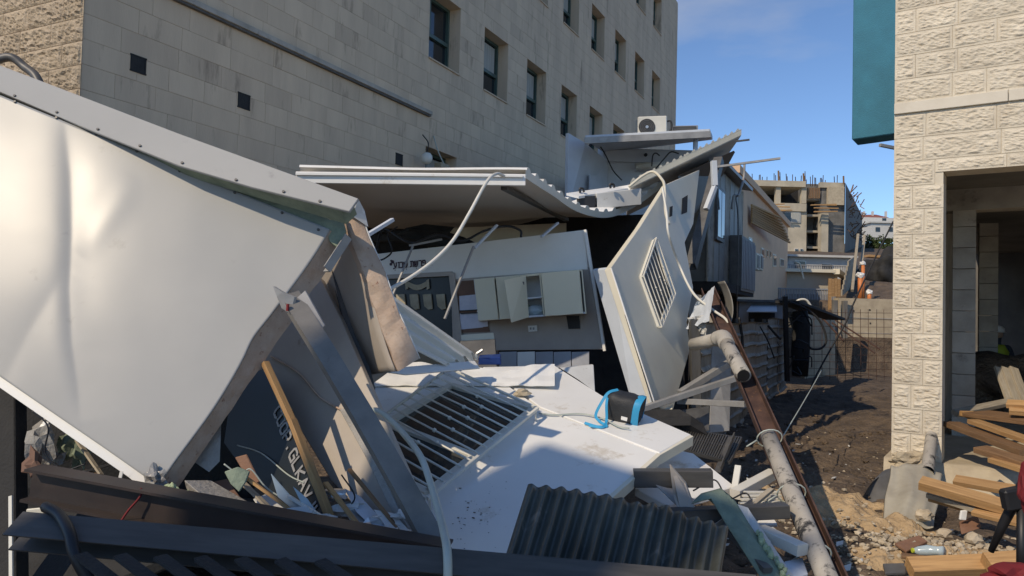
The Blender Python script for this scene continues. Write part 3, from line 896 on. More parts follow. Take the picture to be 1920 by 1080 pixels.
# stepped timber shuttering up the slope
sh = thing('slope_shuttering', P(1600, 555, 27), 'stepped grey boards of shuttering climbing beside the beige cabin', 'shuttering')
for i in range(7):
    a, b = P(1578 + i * 2, 549 - i * 9, 26 + i * .3), P(1612 - i * 1.5, 520 - i * 6, 36)
    beam('board', a, b, .05, .22, m_woodg, parent=sh)
for (x, y0, y1, d, w, nm) in ((1618, 494, 560, 26, .06, 'orange plastic pipe with white cap standing in the slope'), (1613, 516, 560, 25.4, .085, 'orange plastic pipe wrapped in white plastic on the wall top'), (1630, 548, 563, 24.3, .065, 'short orange pipe stub wrapped in white on the retaining wall')):
    pt = thing('orange_pipe', P(x, y1, d), nm, 'pipe')
    B().tube([P(x, y1 + 6, d), P(x + .4, y0, d)], w, 10).build('shaft', m_orange, pt, smooth=True)
    B().blob(P(x, y0, d), w * 1.5, 2, .35, (1.1, 1, .9), x).build('white_wrap', m_white, pt)
beam('timber_prop', P(1598, 545, 27), P(1609, 440, 30), .1, .1, m_woodg, 'tall thin timber prop rising beside the orange pipes', 'prop')
beam('timber_prop', P(1615, 500, 29), P(1621, 442, 31), .1, .1, m_woodg, 'shorter timber prop right of the tall one', 'prop')
hp = B()
def heapf(u, v):
    x = 12.2 + u * 8; y = 25.5 + v * 9
    k = math.sin(min(1, max(0, u)) * math.pi) ** .6 * math.sin(v * math.pi) ** .6
    return V((x, y, terrain(x, y) + .55 * k * (.75 + .4 * fbm(x, y, .5))))
hp.grid(heapf, 40, 40).build('soil_heap', m_soil, smooth=True, recalc=False, label='brown soil heap above the retaining wall', cat='soil heap')
B().blob(P(1664, 514, 34), 1.15, 4, .5, (1.0, .7, .8), 4).build('black_sheeting', m_dark, smooth=True, label='heap of black plastic sheeting behind the soil heap', cat='plastic sheeting')
beam('roof_plate', P(1624, 480, 40), P(1662, 483, 40), .6, .12, m_wood, 'flat timber platform above the black sheeting', 'platform')
# wire mesh across the trench
D = 20.0
wm = thing('wire_mesh', V((P(1590, 640, D).x, D, 0)), 'rusty square wire mesh standing across the end of the trench', 'mesh fence')
xa = 1512; 
for i in range(12):
    x = 1512 + i * 14.6
    y0 = 578 if x < 1560 else 580
    B().tube([P(x, 712, D), P(x + random.uniform(-1, 1), y0, D)], .007, 5).build('upright_wire', m_rust, wm)
for j in range(10):
    y = 586 + j * 13.2
    B().tube([P(1508, y - 1.2, D - .02), P(1600, y + random.uniform(-1, 1), D - .02), P(1690, y + 1.2, D - .02)], .006, 5).build('cross_wire', m_rust, wm)
for i, (a, b) in enumerate((((1537, 590), (1582, 640)), ((1560, 605), (1640, 662)), ((1566, 600), (1650, 655)))):
    beam('lean_bar', P(*a, 22), P(*b, 21), .04, .04, m_rust, ('rusty bar leaning on the low concrete wall', 'upper of two rusty bars slanting across the retaining wall', 'lower of two rusty bars slanting across the retaining wall')[i], 'bar')
cable('black_conduit', [P(1482, 566, 15), P(1508, 577, 15), P(1532, 595, 15), P(1545, 618, 15), P(1549, 640, 15), P(1540, 653, 15), P(1522, 654, 15), P(1514, 645, 15)], .022, m_blackr, 'black conduit curving in a big loop before the wire mesh', 'conduit')
cable('overhead_wire', [P(1675, 415, 17), P(1640, 485, 17), P(1600, 570, 16.5), P(1585, 607, 16.3), P(1560, 650, 16), P(1530, 705, 15.6), P(1518, 735, 15.2)], .018, m_blackr, 'black wire slanting from the pillar down to the trench')
cable('white_conduit', [P(1490, 568, 17), P(1500, 562, 17), P(1512, 563, 17), P(1521, 575, 17)], .028, m_creamw, 'white conduit arching above the dark corner post', 'conduit')
cable('thin_wire', [P(1540, 695, 10), P(1525, 722, 9), P(1500, 765, 8), P(1470, 815, 7.2), P(1462, 830, 7)], .006, m_hose, 'thin grey wire running from the trench up to the tied pipe')
# dark corner: burnt post, stacked junk
beam('black_post', P(1476, 715, 16), P(1472, 556, 16), .09, .09, m_black, 'black steel post at the end of the sheet fence', 'post', up=(0, 1, 0))
bs_ = thing('burnt_stack', P(1500, 700, 16.5), 'blackened roll of sheet and netting at the fence corner', 'scrap stack')
B().tube([P(1500, 705, 16.5), P(1501, 660, 16.5), P(1503, 615, 16.6), P(1500, 583, 16.6)], [.17, .2, .19, .16], 9).build('roll', m_dark, bs_, smooth=True)
for i in range(10):
    z = random.uniform(590, 690); a = P(1492 + random.uniform(-14, 8), z, 16.2)
    B().tube(bez([a, a + V((random.uniform(.05, .3), -.1, random.uniform(-.2, .2))), a + V((random.uniform(-.2, .4), -.05, random.uniform(-.5, .1)))], 5), .014, 5).build('loose_wire', m_black, bs_)
for i in range(3):
    fr('tin_layer', m_tin, bs_, 1477, 1496, 586 + i * 10, 594 + i * 10, 16.8, .2)
beam('roof_strip', P(1476, 566, 16), P(1566, 598, 20), .5, .06, m_dark, 'dark sagging roof strip over the fence corner', 'roof strip')

# ------------------------------------------------------------------ sheet fence along the trench
fp = P(1308, 640, 9.0)
fn_ = NF
fe = thing('sheet_fence', V((fp.x, fp.y, 0)), 'weathered horizontal ribbed metal sheet fence along the trench', 'fence')
f0 = V((fp.x, fp.y, 0))
npan = 6; plen = 9.4 / npan
for i in range(npan):
    bb = B()
    off = random.uniform(-.03, .03); dz = random.uniform(-.05, .05) + .05 * i / 6
    def pf(u, v, i=i, off=off, dz=dz):
        z = -.08 + v * 1.62 + dz
        k = (v * 1.62 / .2) % 1
        rib = .035 * (smooth01(k, .0, .12) - smooth01(k, .22, .34))
        s = i * plen + u * (plen + .03)
        return f0 + U * s + NF * (rib + off + .004 * i + .02 * fbm(s, z, 1.5)) + V((0, 0, z + .02 * fbm(s, 3, 1.1)))
    bb.grid(pf, 14, 66).build('sheet', m_tinw, fe, recalc=False, smooth=False)
for i in range(7):
    a = f0 + U * (i * plen) - NF * .06
    beam('post', a + V((0, 0, -.2)), a + V((0, 0, 1.6)), .06, .06, m_galvd, parent=fe, up=(0, 1, 0))
for i, pts in enumerate((((1386, 595), (1392, 640), (1388, 672), (1365, 668), (1352, 640)), ((1425, 612), (1440, 640), (1452, 672)), ((1440, 610), (1455, 628), (1464, 636)))):
    cable('drooping_cable', [P(x, y, 11.5 + i) for x, y in pts], .022 if i != 1 else .012, m_black, ('thick black cable looping over the sheet fence beside the broken pipe', 'thin black wire hanging down the middle of the sheet fence', 'short black cable over the far end of the sheet fence')[i])

# ------------------------------------------------------------------ tin cabin on stilts
tp = P(1335, 400, 11.5)
t0 = V((tp.x, tp.y, 0))
tc_ = thing('tin_cabin', t0, 'rusty tin clad cabin raised on stilts above the fence', 'cabin')
def TC(s, z, out=0.0): return t0 + U * s + NF * out + V((0, 0, z))
zt_, zb_ = 4.0, 2.15
for i in range(7):
    s0 = -.3 + i * .45
    def cf(u, v, s0=s0):
        return TC(s0 + u * .448, zb_ + v * (zt_ - zb_ - .1 * i * 0), .012 * (u < .06 or u > .94))
    B().grid(cf, 16, 1, thick=-NF * .02).build('cladding_sheet', m_tin if i % 3 else m_tinw, tc_)
B().box(TC(1.4, 3.05, -.29), U * 2.7, NF * .5, V((0, 0, 1.8))).build('body', m_tin, tc_)
B().prism([TC(.2, 4.02, .16), TC(3.0, 4.02, .16), TC(3.0, 4.15, -.5), TC(.2, 4.15, -.5)], V((0, 0, .06))).build('roof', m_galv, tc_)
B().box(TC(1.4, 2.08, -.2), U * 3.2, NF * .8, V((0, 0, .14))).build('floor_frame', m_dark, tc_)
w = B().box(TC(.45, 3.25, .03), U * .62, NF * .05, V((0, 0, .85))).build('window', m_galvd, tc_)
for k in (-1, 1): B().box(TC(.45 + k * .145, 3.25, .058), U * .25, NF * .008, V((0, 0, .74))).build('pane', m_glass, w)
lv = B().box(TC(2.2, 2.55, .12), U * 1.5, NF * .2, V((0, 0, .95))).build('louvre_box', m_galvd, tc_)
for i in range(9): B().box(TC(1.5 + i * .175, 2.55, .228), U * .12, NF * .012, V((0, 0, .86))).build('slat', m_grey, lv)
for s in (.2, 1.5, 2.7): beam('stilt', TC(s, -.1, -.1), TC(s, 2.05, -.1), .08, .08, m_dark, parent=tc_, up=(0, 1, 0))
for s in (1.0, 2.4): beam('stilt', TC(s, -.1, -.6), TC(s, 2.05, -.6), .08, .08, m_dark, parent=tc_, up=(0, 1, 0))
cable('roof_hose', [P(1396, 308, 12.5), P(1395, 330, 12.3), P(1390, 350, 12.2), P(1384, 366, 12.1), P(1376, 368, 12.1), P(1372, 392, 12.1)], .02, m_galv, 'grey hose bending over the eave of the tin cabin', 'hose')
cable('roof_hose', [P(1384, 366, 12.05), P(1380, 372, 12.05), P(1383, 395, 12.0), P(1384, 440, 12.0), P(1382, 560, 12.0)], .012, m_galvd, 'thin grey cable hanging down the tin cabin wall', 'cable')

# ------------------------------------------------------------------ upper white unit with air conditioners
D = 16.0
uw = thing('white_upper_cabin', V((P(1200, 340, D).x, D + 1, 0)), 'pale blue white upper cabin under a flat roof behind the wreck', 'cabin')
B().prism([P(1066, 249, D - .6), P(1097, 268, D - .3), P(1139, 302, D + .9), P(1139, 400, D + .9), P(1064, 400, D - .6)], (-.06, .05, 0)).build('side_panel', m_lav, uw, bevel=.006)
fr('back_wall', m_lav, uw, 1120, 1345, 280, 420, D + 1.0, .1)
fr('upper_band', m_lav, uw, 1135, 1345, 283, 305, D + .92, .07)
B().prism([P(1097, 262, D - 1.0), P(1331, 250, D - 1.0), P(1336, 262, D + 1.2), P(1133, 287, D + 1.2)], V((0, 0, .09))).build('roof', m_lav, uw, bevel=.006)
B().beam(P(1096, 264, D - 1.03), P(1332, 252, D - 1.03), .05, .13).build('fascia', m_galv, uw)
fr('lower_storey', m_beige, uw, 1090, 1345, 420, 640, D + 1.0, 2.5)
B().tube([P(1304, 262, D - .8), P(1304, 300, D - .8)], .05, 10).build('post', m_lav, uw, smooth=True)
B().prism([P(1104, 328, D - .05), P(1130, 334, D + .6), P(1130, 356, D + .6), P(1104, 356, D - .05)], (.02, -.03, 0)).build('door_panel', m_lav, uw)
B().tube([P(1192, 313, D + .8), P(1246, 309, D + .8)], .085, 12).build('indoor_unit', m_creamw, uw, smooth=True)
c = P(1211, 290, D + .85); B().tube([c, c + V((0, .05, 0))], .04, 10).build('wall_hole', m_black, uw)
for i, pts in enumerate((((1098, 283), (1105, 273), (1122, 272), (1135, 290), (1150, 320), (1166, 338)), ((1222, 312), (1224, 292), (1230, 287), (1237, 292)), ((1229, 317), (1245, 298), (1258, 285), (1273, 288)))):
    cable('black_cable', [P(x, y, D + .2) for x, y in pts], .014, m_blackr, ('long black cable hanging down the side panel of the upper cabin', 'short black cable loop above the indoor unit', 'black cable arching right of the indoor unit')[i])
ac = thing('air_conditioner', P(1222, 255, 15.4), 'white outdoor air conditioner with round fan grille on the cabin roof', 'air conditioner')
ca, cb2 = P(1196, 237, 15.3), P(1251, 235, 15.3)
cc = (ca + cb2) / 2; wv = cb2 - ca; hv = P(1222, 219, 15.3) - P(1222, 256, 15.3)
B().box(cc + V((0, .15, 0)), wv, (0, .3, 0), hv).build('case', m_creamw, ac, bevel=.02)
fc_ = P(1213, 238, 15.29)
B().tube([fc_ + V((0, -.005, 0)), fc_ + V((0, .02, 0))], .17, 28).build('fan_grille', m_galvd, ac)
B().tube([fc_ + V((0, -.02, 0)), fc_ + V((0, .02, 0))], .03, 14).build('fan_hub', m_silver, ac)
for k in range(4):
    rr_ = .05 + k * .035
    B().tube([fc_ + V((math.cos(i * math.pi / 14) * rr_, -.012, math.sin(i * math.pi / 14) * rr_)) for i in range(29)], .004, 4, cap=False).build('grille_ring', m_black, ac)
B().tube(bez([cb2 + V((-.02, .1, .1)), cb2 + V((.08, .05, .1)), cb2 + V((.1, .05, -.05)), cb2 + V((.02, .05, -.18))]), .02).build('pipe', m_blackr, ac, smooth=True)
a2 = thing('roof_air_conditioner', P(1285, 250, 16.4), 'dark fronted air conditioner lying on the cabin roof edge', 'air conditioner')
ca, cb2 = P(1261, 243, 16.2), P(1309, 242, 16.2)
B().box((ca + cb2) / 2 + V((0, .2, 0)), cb2 - ca, (0, .4, 0), (0, 0, .17)).build('case', m_galv, a2, bevel=.01)
B().box((ca + cb2) / 2 + V((-.02, -.01, .0)), (cb2 - ca) * .9, (0, .03, 0), (0, 0, .12)).build('coil_face', m_bluesteel, a2)
B().tube([P(1255, 252, 16.1), P(1330, 249, 16.1)], .02, 8).build('pipe', m_creamw, a2)

# ------------------------------------------------------------------ big white sandwich panel on the left
nA = V((.03, -.935, .36)).normalized()
pA = P(617, 430, 4.2)
pan = thing('sandwich_panel', P(300, 905, 3.9), 'huge buckled glossy white sandwich panel leaning at the left', 'wall panel')
def seg_d(x, y, pts):
    best = 1e9; sg = 1; tt = 0
    tot = len(pts) - 1
    for i in range(tot):
        (x0, y0), (x1, y1) = pts[i], pts[i + 1]
        dx, dy = x1 - x0, y1 - y0
        t = max(0, min(1, ((x - x0) * dx + (y - y0) * dy) / (dx * dx + dy * dy)))
        ex, ey = x - (x0 + dx * t), y - (y0 + dy * t)
        d = math.hypot(ex, ey)
        if d < best:
            best = d; sg = 1 if dx * ey - dy * ex > 0 else -1; tt = (i + t) / tot
    return best, sg, tt
cr1 = [(118, 225), (127, 330), (129, 440), (125, 540), (130, 640), (142, 720), (150, 790)]
cr2 = [(255, 330), (225, 380), (180, 440), (150, 480)]
cr3 = [(122, 505), (90, 560), (55, 620), (20, 690), (-20, 760)]
def dentA(x, y):
    h = 0.0
    d, s, t = seg_d(x, y, cr1)
    k = math.sin(math.pi * min(1, max(0, t * .96 + .02))) ** .8
    h += -.0095 * k * math.exp(-(math.sqrt(d * d + 9) - 3) / 24) + .0065 * k * s * (d / 14) * math.exp(-(d / 22))
    d, s, t = seg_d(x, y, cr2)
    h += .0026 * math.sin(math.pi * t) * math.exp(-(d / 24) ** 2)
    d, s, t = seg_d(x, y, cr3)
    h += -.0055 * math.sin(math.pi * (t * .9 + .1)) * math.exp(-(math.sqrt(d * d + 64) - 8) / 28)
    h += .005 * noise.noise(V((x * .004, y * .003, 1.3))) + .002 * noise.noise(V((x * .011, y * .009, 4.3)))
    return h
cTL, cTR, cBR, cBL = (-330, 43), (617, 430), (300, 912), (-330, 480)
def bil(u, v, a, b, c, d):
    return ((a[0] * (1 - u) + b[0] * u) * (1 - v) + (d[0] * (1 - u) + c[0] * u) * v, (a[1] * (1 - u) + b[1] * u) * (1 - v) + (d[1] * (1 - u) + c[1] * u) * v)
def fA(u, v):
    x, y = bil(u, v, cTL, cTR, cBR, cBL)
    # buckled free edge
    if u > .8:
        e = (u - .8) / .2
        x += e * e * (4 * math.sin(v * 11.0 + .4) - 5 * math.exp(-((v - .42) / .06) ** 2))
    return RP(x, y, pA, nA) + nA * dentA(x, y)
B().grid(fA, 240, 130, thick=-nA * .012).build('skin', m_panel, pan, smooth=True)
# foam core with torn edge standing proud of the skin
fe_ = []
for i in range(31):
    v = i / 30
    p = fA(1, v)
    q = p - nA * .012
    r = (RP(cTR[0] + 22 - 2 * math.sin(i * 1.1), cTR[1] + 14, pA, nA).lerp(RP(cBR[0] + 16, cBR[1] + 2, pA, nA), v)) - nA * (.10 + .012 * noise.noise(V((i * .7, 0, 0))))
    fe_.append((q, r))
fb = B()
inn = [(fA(.9, i / 30) - nA * .03) for i in range(31)]
bak = [(fA(.9, i / 30) - nA * .13) for i in range(31)]
rows_ = []
for i in range(31):
    q, r = fe_[i]
    m1 = q.lerp(r, .35) + V((random.uniform(-.004, .004), 0, random.uniform(-.004, .004)))
    m2 = q.lerp(r, .7) + V((random.uniform(-.006, .006), 0, random.uniform(-.006, .006)))
    rows_.append([inn[i], q, m1, m2, r, bak[i]])
vs = [p for r in rows_ for p in r]
fb.add(vs, [(i * 6 + j, i * 6 + j + 1, (i + 1) * 6 + j + 1, (i + 1) * 6 + j) for i in range(30) for j in range(5)])
fb.build('foam_core', m_foam, pan, recalc=False)
# back skin and bottom fold
B().prism([RP(*c, pA - nA * .125, nA) for c in ((-330, 60), (600, 450), (300, 900), (-330, 470))], -nA * .01).build('back_skin', m_beigein, pan)
# lower trim: thin folded lip below the panel
lp = [RP(x, y, pA, nA) for x, y in ((-330, 480), (0, 707), (120, 790), (250, 880), (290, 914))]
lb = B()
for i in range(len(lp) - 1):
    lb.beam(lp[i] - nA * .03, lp[i + 1] - nA * .03, .085, .022, nA)
lb.build('bottom_lip', m_white, pan)
# crumpled plastic at the bottom corner
B().blob(RP(292, 898, pA, nA), .05, 3, .6, (.9, .5, 1.0), 2).build('crumpled_corner', m_galv, pan)
# torn grey foam hanging behind the edge
B().loft([RP(x, y, pA - nA * .16, nA) for x, y in ((470, 640), (452, 690), (415, 790), (412, 865), (392, 885), (355, 860), (372, 820), (420, 720))], [RP(x, y, pA - nA * .20, nA) for x, y in ((470, 640), (452, 690), (415, 790), (412, 865), (392, 885), (355, 860), (372, 820), (420, 720))]).build('torn_foam', m_foamg, pan)
# eave strip over the panel
nC = V((-.06, -.86, .50)).normalized()
pC = P(330, 308, 4.16)
es = thing('eave_strip', pC, 'long flat white metal eave strip above the buckled panel', 'metal strip')
spx = [(-330, -10), (0, 122), (335, 250), (672, 372), (655, 396), (470, 350), (335, 310), (160, 240), (0, 172), (-330, 36)]
B().prism([RP(x, y, pC, nC) for x, y in spx], -nC * .02).build('strip', m_panel, es, bevel=.003)
B().prism([RP(x, y, pC - nC * .025, nC) for x, y in ((-330, 0), (0, 128), (335, 255), (660, 376), (640, 395), (335, 305), (0, 168), (-330, 30))], -nC * .12).build('strip_core', m_membrane, es)
B().prism([RP(x, y, pA + nA * -.02, nA) for x, y in ((300, 292), (470, 356), (620, 412), (640, 400), (648, 430), (640, 470), (618, 452), (610, 428), (470, 372), (300, 304))], -nA * .03).build('torn_membrane', m_membrane, es)
for (x, y) in ((28, 188), (106, 218), (180, 249), (257, 281), (337, 318), (440, 358), (529, 396), (597, 428)):
    c = RP(x, y + 3, pA, nA) + nA * dentA(x, y)
    B().tube([c - nA * .002, c + nA * .008], .008, 8).build('screw', m_galvd, pan)
for (x, y) in ((28, 180), (107, 211), (184, 243), (263, 274), (342, 306), (443, 338), (532, 360), (600, 378)):
    c = RP(x, y, pC, nC)
    B().tube([c - nC * .002, c + nC * .008], .008, 8).build('screw', m_galvd, es)

# ------------------------------------------------------------------ broken side panel with foam edge right of it
sp_ = thing('broken_side_panel', P(740, 690, 4.3), 'upright broken sandwich panel with brown foam edge beside the big panel', 'wall panel')
vb = V((-.44, .88, -.12)).normalized()
ea = [(660, 380, 4.35), (685, 450, 4.3), (712, 520, 4.27), (733, 590, 4.23), (758, 640, 4.2), (772, 690, 4.16)]
lft = [(641, 388), (662, 458), (688, 530), (712, 605), (733, 660), (748, 696)]
rgt = [(668, 377), (693, 447), (722, 512), (745, 580), (768, 630), (786, 672)]
L3 = [P(x, y, 4.32 - i * .03) for i, (x, y) in enumerate(lft)]
R3 = [P(x, y, 4.34 - i * .03) for i, (x, y) in enumerate(rgt)]
fb = B(); n = 24
def along(ps, t):
    k = t * (len(ps) - 1); i = min(int(k), len(ps) - 2)
    return ps[i].lerp(ps[i + 1], k - i)
def ff(u, v):
    p = along(L3, v).lerp(along(R3, v), u)
    j = .012 * noise.noise(p * 14) 
    return p + V((j * (u in (0, 1)), -j - .01 * math.sin(u * math.pi), 0))
fb.grid(ff, 6, 30, thick=vb * .08).build('foam_core', m_foam, sp_)
B().grid(lambda u, v: along(L3, v) + vb * (.01 + u * 1.1) + V((-.006, 0, 0)) + V((.012 * math.sin(v * 5 + u * 3), 0, 0)), 10, 16, thick=V((.006, .004, 0))).build('inner_skin', m_beigein, sp_, smooth=True)
B().grid(lambda u, v: along(R3, v) + vb * (.01 + u * 1.1) + V((.004, 0, 0)), 6, 16, thick=V((.006, .004, 0))).build('outer_skin', m_white, sp_, smooth=True)
B().prism([P(640, 392, 4.28), P(672, 374, 4.25), P(683, 395, 4.3), P(690, 425, 4.33), P(660, 405, 4.28)], (.0, .01, 0)).build('bent_cap', m_white, sp_)

# steel posts
po = thing('channel_post', P(835, 1045, 3.3), 'grey steel channel post slanting across the foreground', 'steel post')
a, b = P(543, 556, 3.93), P(838, 1062, 3.28)
upP = V((-.55, .83, 0)).cross((b - a).normalized())
B().beam(a, b, .055, .10, upP, 'C', .006, n=4, bend=(.01, 0, .01)).build('channel', m_galvm, po, frame=bframe(a, b))
B().prism([P(512, 537, 3.86), P(530, 548, 3.86), P(552, 557, 3.87), P(545, 588, 3.87), P(528, 578, 3.87), P(519, 556, 3.86)], (.01, .012, 0)).build('torn_flange', m_galv, po)
B().prism([P(555, 560, 3.9), P(572, 545, 3.93), P(608, 610, 3.85), P(596, 625, 3.82)], (.004, .01, 0)).build('bent_flange', m_galv, po)
B().tube([P(540, 570, 3.84), P(539, 583, 3.84)], .008, 7).build('red_clip', m_red, po)
beam('steel_post', P(624, 470, 4.9), P(690, 735, 4.6), .085, .09, m_galvd, 'dark steel post standing behind the broken side panel', 'steel post', up=(.3, -.9, 0), prof='C', n=3)
beam('steel_bracket', P(648, 444, 4.2), P(608, 505, 4.1), .06, .05, m_galv, 'short galvanised bracket under the eave strip corner', 'bracket', prof='L')

# ------------------------------------------------------------------ things crushed beneath the big panel
a = P(640, 690, 5.0); 
n_in = V((-.45, -.75, .42)).normalized()
bp_ = P(640, 850, 4.15)
ip = slab('inner_wall_panel', [RP(x, y, bp_, n_in) for x, y in ((488, 660), (520, 580), (600, 520), (640, 600), (700, 740), (770, 900), (812, 1020), (790, 1036), (700, 985), (620, 900), (560, 800))], -n_in * .05, m_beigein, 'beige inner wall panel slumped behind the slanting channel post', 'wall panel')
slab('inner_wall_panel', [P(600, 470, 5.3), P(668, 470, 5.5), P(745, 680, 5.2), P(690, 720, 5.0), P(640, 700, 4.9)], (.03, .05, 0), m_beigein, 'beige inner wall panel hanging behind the foam edged panel', 'wall panel')
cable('crack_strip', [RP(x, y, bp_ + n_in * .01, n_in) for x, y in ((508, 668), (560, 700), (600, 745), (650, 775), (672, 800))], .006, m_foam, 'torn brown strip peeling along the slumped inner wall panel', 'torn strip')
slab('broken_lath', [RP(x, y, bp_ + n_in * .015, n_in) for x, y in ((640, 770), (655, 765), (700, 850), (752, 960), (790, 1022), (775, 1030), (730, 945), (690, 860))], n_in * .02, m_foamg, 'dark broken lath lying along the slumped inner wall panel', 'lath')
# black board with lettering
bo = thing('lettered_board', P(560, 990, 4.1), 'black board with grey lettering crushed under the big panel', 'sign board')
nb = V((-.62, -.70, .35)).normalized(); pb_ = P(540, 850, 4.05)
B().prism([RP(x, y, pb_, nb) for x, y in ((470, 700), (500, 690), (545, 770), (590, 890), (622, 1000), (560, 990), (470, 900), (420, 830), (430, 760))], -nb * .02).build('board', m_board, bo)
dpt = RP(505, 700, pb_, nb); dend = RP(612, 985, pb_, nb)
ddir = (dend - dpt).normalized(); dup = nb.cross(ddir).normalized()
if (dup).dot(V((1, 0, 0))) < 0: dup = -dup
B().prism([RP(x, y, pb_ + nb * .002, nb) for x, y in ((497, 695), (505, 690), (548, 768), (536, 790))], nb * .003).build('green_band', m_membrane, bo)
STR = {'C': [[(.8, .9), (.6, 1), (.15, 1), (0, .8), (0, .2), (.15, 0), (.6, 0), (.8, .1)]], 'U': [[(0, 1), (0, .15), (.15, 0), (.65, 0), (.8, .15), (.8, 1)]], 'O': [[(.15, 0), (0, .2), (0, .8), (.15, 1), (.65, 1), (.8, .8), (.8, .2), (.65, 0), (.15, 0)]],
       'P': [[(0, 0), (0, 1), (.65, 1), (.8, .85), (.8, .6), (.65, .45), (0, .45)]], 'G': [[(.8, .85), (.65, 1), (.15, 1), (0, .8), (0, .2), (.15, 0), (.8, 0), (.8, .5), (.45, .5)]], 'L': [[(0, 1), (0, 0), (.75, 0)]],
       'K': [[(0, 0), (0, 1)], [(.8, 1), (0, .5), (.8, 0)]], 'A': [[(0, 0), (.4, 1), (.8, 0)], [(.15, .4), (.65, .4)]], 'V': [[(0, 1), (.4, 0), (.8, 1)]], 'J': [[(.7, 1), (.7, .2), (.5, 0), (.2, 0), (0, .2)]], 'I': [[(.2, 0), (.2, 1)]], '.': [[(.3, 0), (.3, .15)]], ' ': []}
def strokes(polys, org, ex, ey, n, wd, th=.003):
    """flat raised lettering strokes on a surface"""
    bb = B()
    for pl in polys:
        for i in range(len(pl) - 1):
            a = org + ex * pl[i][0] + ey * pl[i][1]; b = org + ex * pl[i + 1][0] + ey * pl[i + 1][1]
            d = (b - a)
            if d.length < 1e-6: continue
            d.normalize(); sd_ = d.cross(n).normalized() * wd / 2
            a2, b2 = a - d * wd * .3, b + d * wd * .3
            bb.prism([a2 - sd_, b2 - sd_, b2 + sd_, a2 + sd_], n * (th + i * .00007))
    return bb
o_ = RP(514, 774, pb_ + nb * .004, nb); l_end = RP(588, 985, pb_ + nb * .004, nb)
ddir = (l_end - o_).normalized(); dup = nb.cross(ddir).normalized()
if dup.x < 0: dup = -dup
LS = (l_end - o_).length / 12
for i, ch in enumerate('CUOP.GLKAVJU'):
    if STR[ch]:
        strokes(STR[ch], o_ + ddir * (i * LS), ddir * LS * .9, dup * .06, nb, .013).build('letter', m_galv, bo)
cable('board_edge_line', [RP(x, y, pb_ + nb * .01, nb) for x, y in ((445, 835), (490, 850), (540, 890), (570, 905))], .004, m_hose, 'thin pale string across the lettered board', 'string')
beam('wood_batten', P(497, 680, 4.0), P(548, 790, 3.85), .035, .03, m_wood, 'upper broken wooden batten beside the lettered board', 'batten')
beam('wood_batten', P(548, 788, 3.84), P(632, 1004, 3.65), .04, .03, m_wood, 'lower wooden batten beside the lettered board', 'batten')
beam('thin_stick', P(440, 880, 3.7), P(602, 997, 3.6), .014, .014, m_wood, 'thin yellow stick lying over scraps beneath the big panel', 'stick')
slab('broken_plate', [P(474, 935, 3.75), P(500, 925, 3.8), P(560, 965, 3.75), P(600, 998, 3.66), P(520, 985, 3.65), P(495, 965, 3.68)], (0, .02, -.015), m_whited, 'broken off white plate under the thin stick', 'broken plate')
slab('plastic_shard', [P(507, 888, 3.7), P(528, 912, 3.7), P(572, 962, 3.7), P(548, 955, 3.68), P(520, 932, 3.68)], (.004, .006, .0), m_bottle, 'pointed clear plastic shard, upper of two by the batten', 'plastic shard')
slab('plastic_shard', [P(548, 912, 3.66), P(575, 935, 3.66), P(604, 975, 3.66), P(606, 995, 3.64), P(575, 965, 3.64)], (.004, .006, .0), m_bottle, 'pointed clear plastic shard, lower of two by the batten', 'plastic shard')
slab('brown_card', [P(440, 858, 3.85), P(462, 852, 3.85), P(488, 905, 3.8), P(470, 910, 3.8)], (0, .012, 0), m_tilered, 'small brown card stuck among scraps under the big panel', 'card')
slab('membrane_scrap', [P(420, 885, 3.65), P(445, 876, 3.65), P(468, 885, 3.66), P(460, 905, 3.64), P(448, 923, 3.62), P(432, 908, 3.63)], (0, .015, 0), m_membrane, 'torn green membrane scrap under the big panel', 'membrane scrap')
slab('foam_strip', [P(345, 900, 3.7), P(395, 900, 3.85), P(520, 972, 3.7), P(480, 978, 3.5), P(420, 965, 3.5)], (0, .03, -.05), m_foamg, 'long grey foam strip lying above the brown beam', 'foam strip')
gf = thing('foam_bead', P(360, 930, 3.55), 'lumpy pale green foam bead on the grey foam strip', 'foam bead')
fbm_ = B()
for i in range(22):
    t = i / 21
    fbm_.blob(P(318 + t * 88, 912 + t * 45, 3.56) + V((random.uniform(-.012, .012), 0, random.uniform(-.01, .012))), random.uniform(.012, .022), 1, .4, seed=i)
fbm_.build('bead', m_greenfoam, gf, smooth=True)
slab('white_lath', [P(435, 945, 3.6), P(445, 941, 3.6), P(496, 968, 3.55), P(490, 974, 3.54)], (0, .02, -.02), m_creamw, 'short white lath at the end of the foam strip', 'lath')
beam('white_rod', P(228, 885, 3.6), P(218, 925, 3.5), .014, .01, m_creamw, 'short white rod under the lip of the big panel', 'rod')
# crumpled foil and paper at the foot of the slumped panel
for i, (x, y, d, r) in enumerate(((648, 955, 3.75, .05), (690, 985, 3.65, .06), (738, 1000, 3.55, .05), (625, 930, 3.8, .05), (760, 965, 3.65, .04))):
    B().blob(P(x, y, d), r, 2, .8, (1.5, .8, .5), i + 3).build('crumpled_foil', m_silver if i % 2 else m_whited, label=('crumpled white packaging at the batten foot', 'crumpled foil nearest the brown beam', 'crumpled white packaging against the channel post', 'crumpled foil half under the slumped panel', 'crumpled white wad high on the slumped panel')[i], cat='packaging')
slab('metal_scrap', [P(640, 935, 3.8), P(668, 945, 3.8), P(720, 1000, 3.6), P(690, 1002, 3.55), P(655, 975, 3.65)], (.0, .01, -.01), m_galv, 'bent grey metal scrap at the foot of the slumped panel', 'metal scrap')
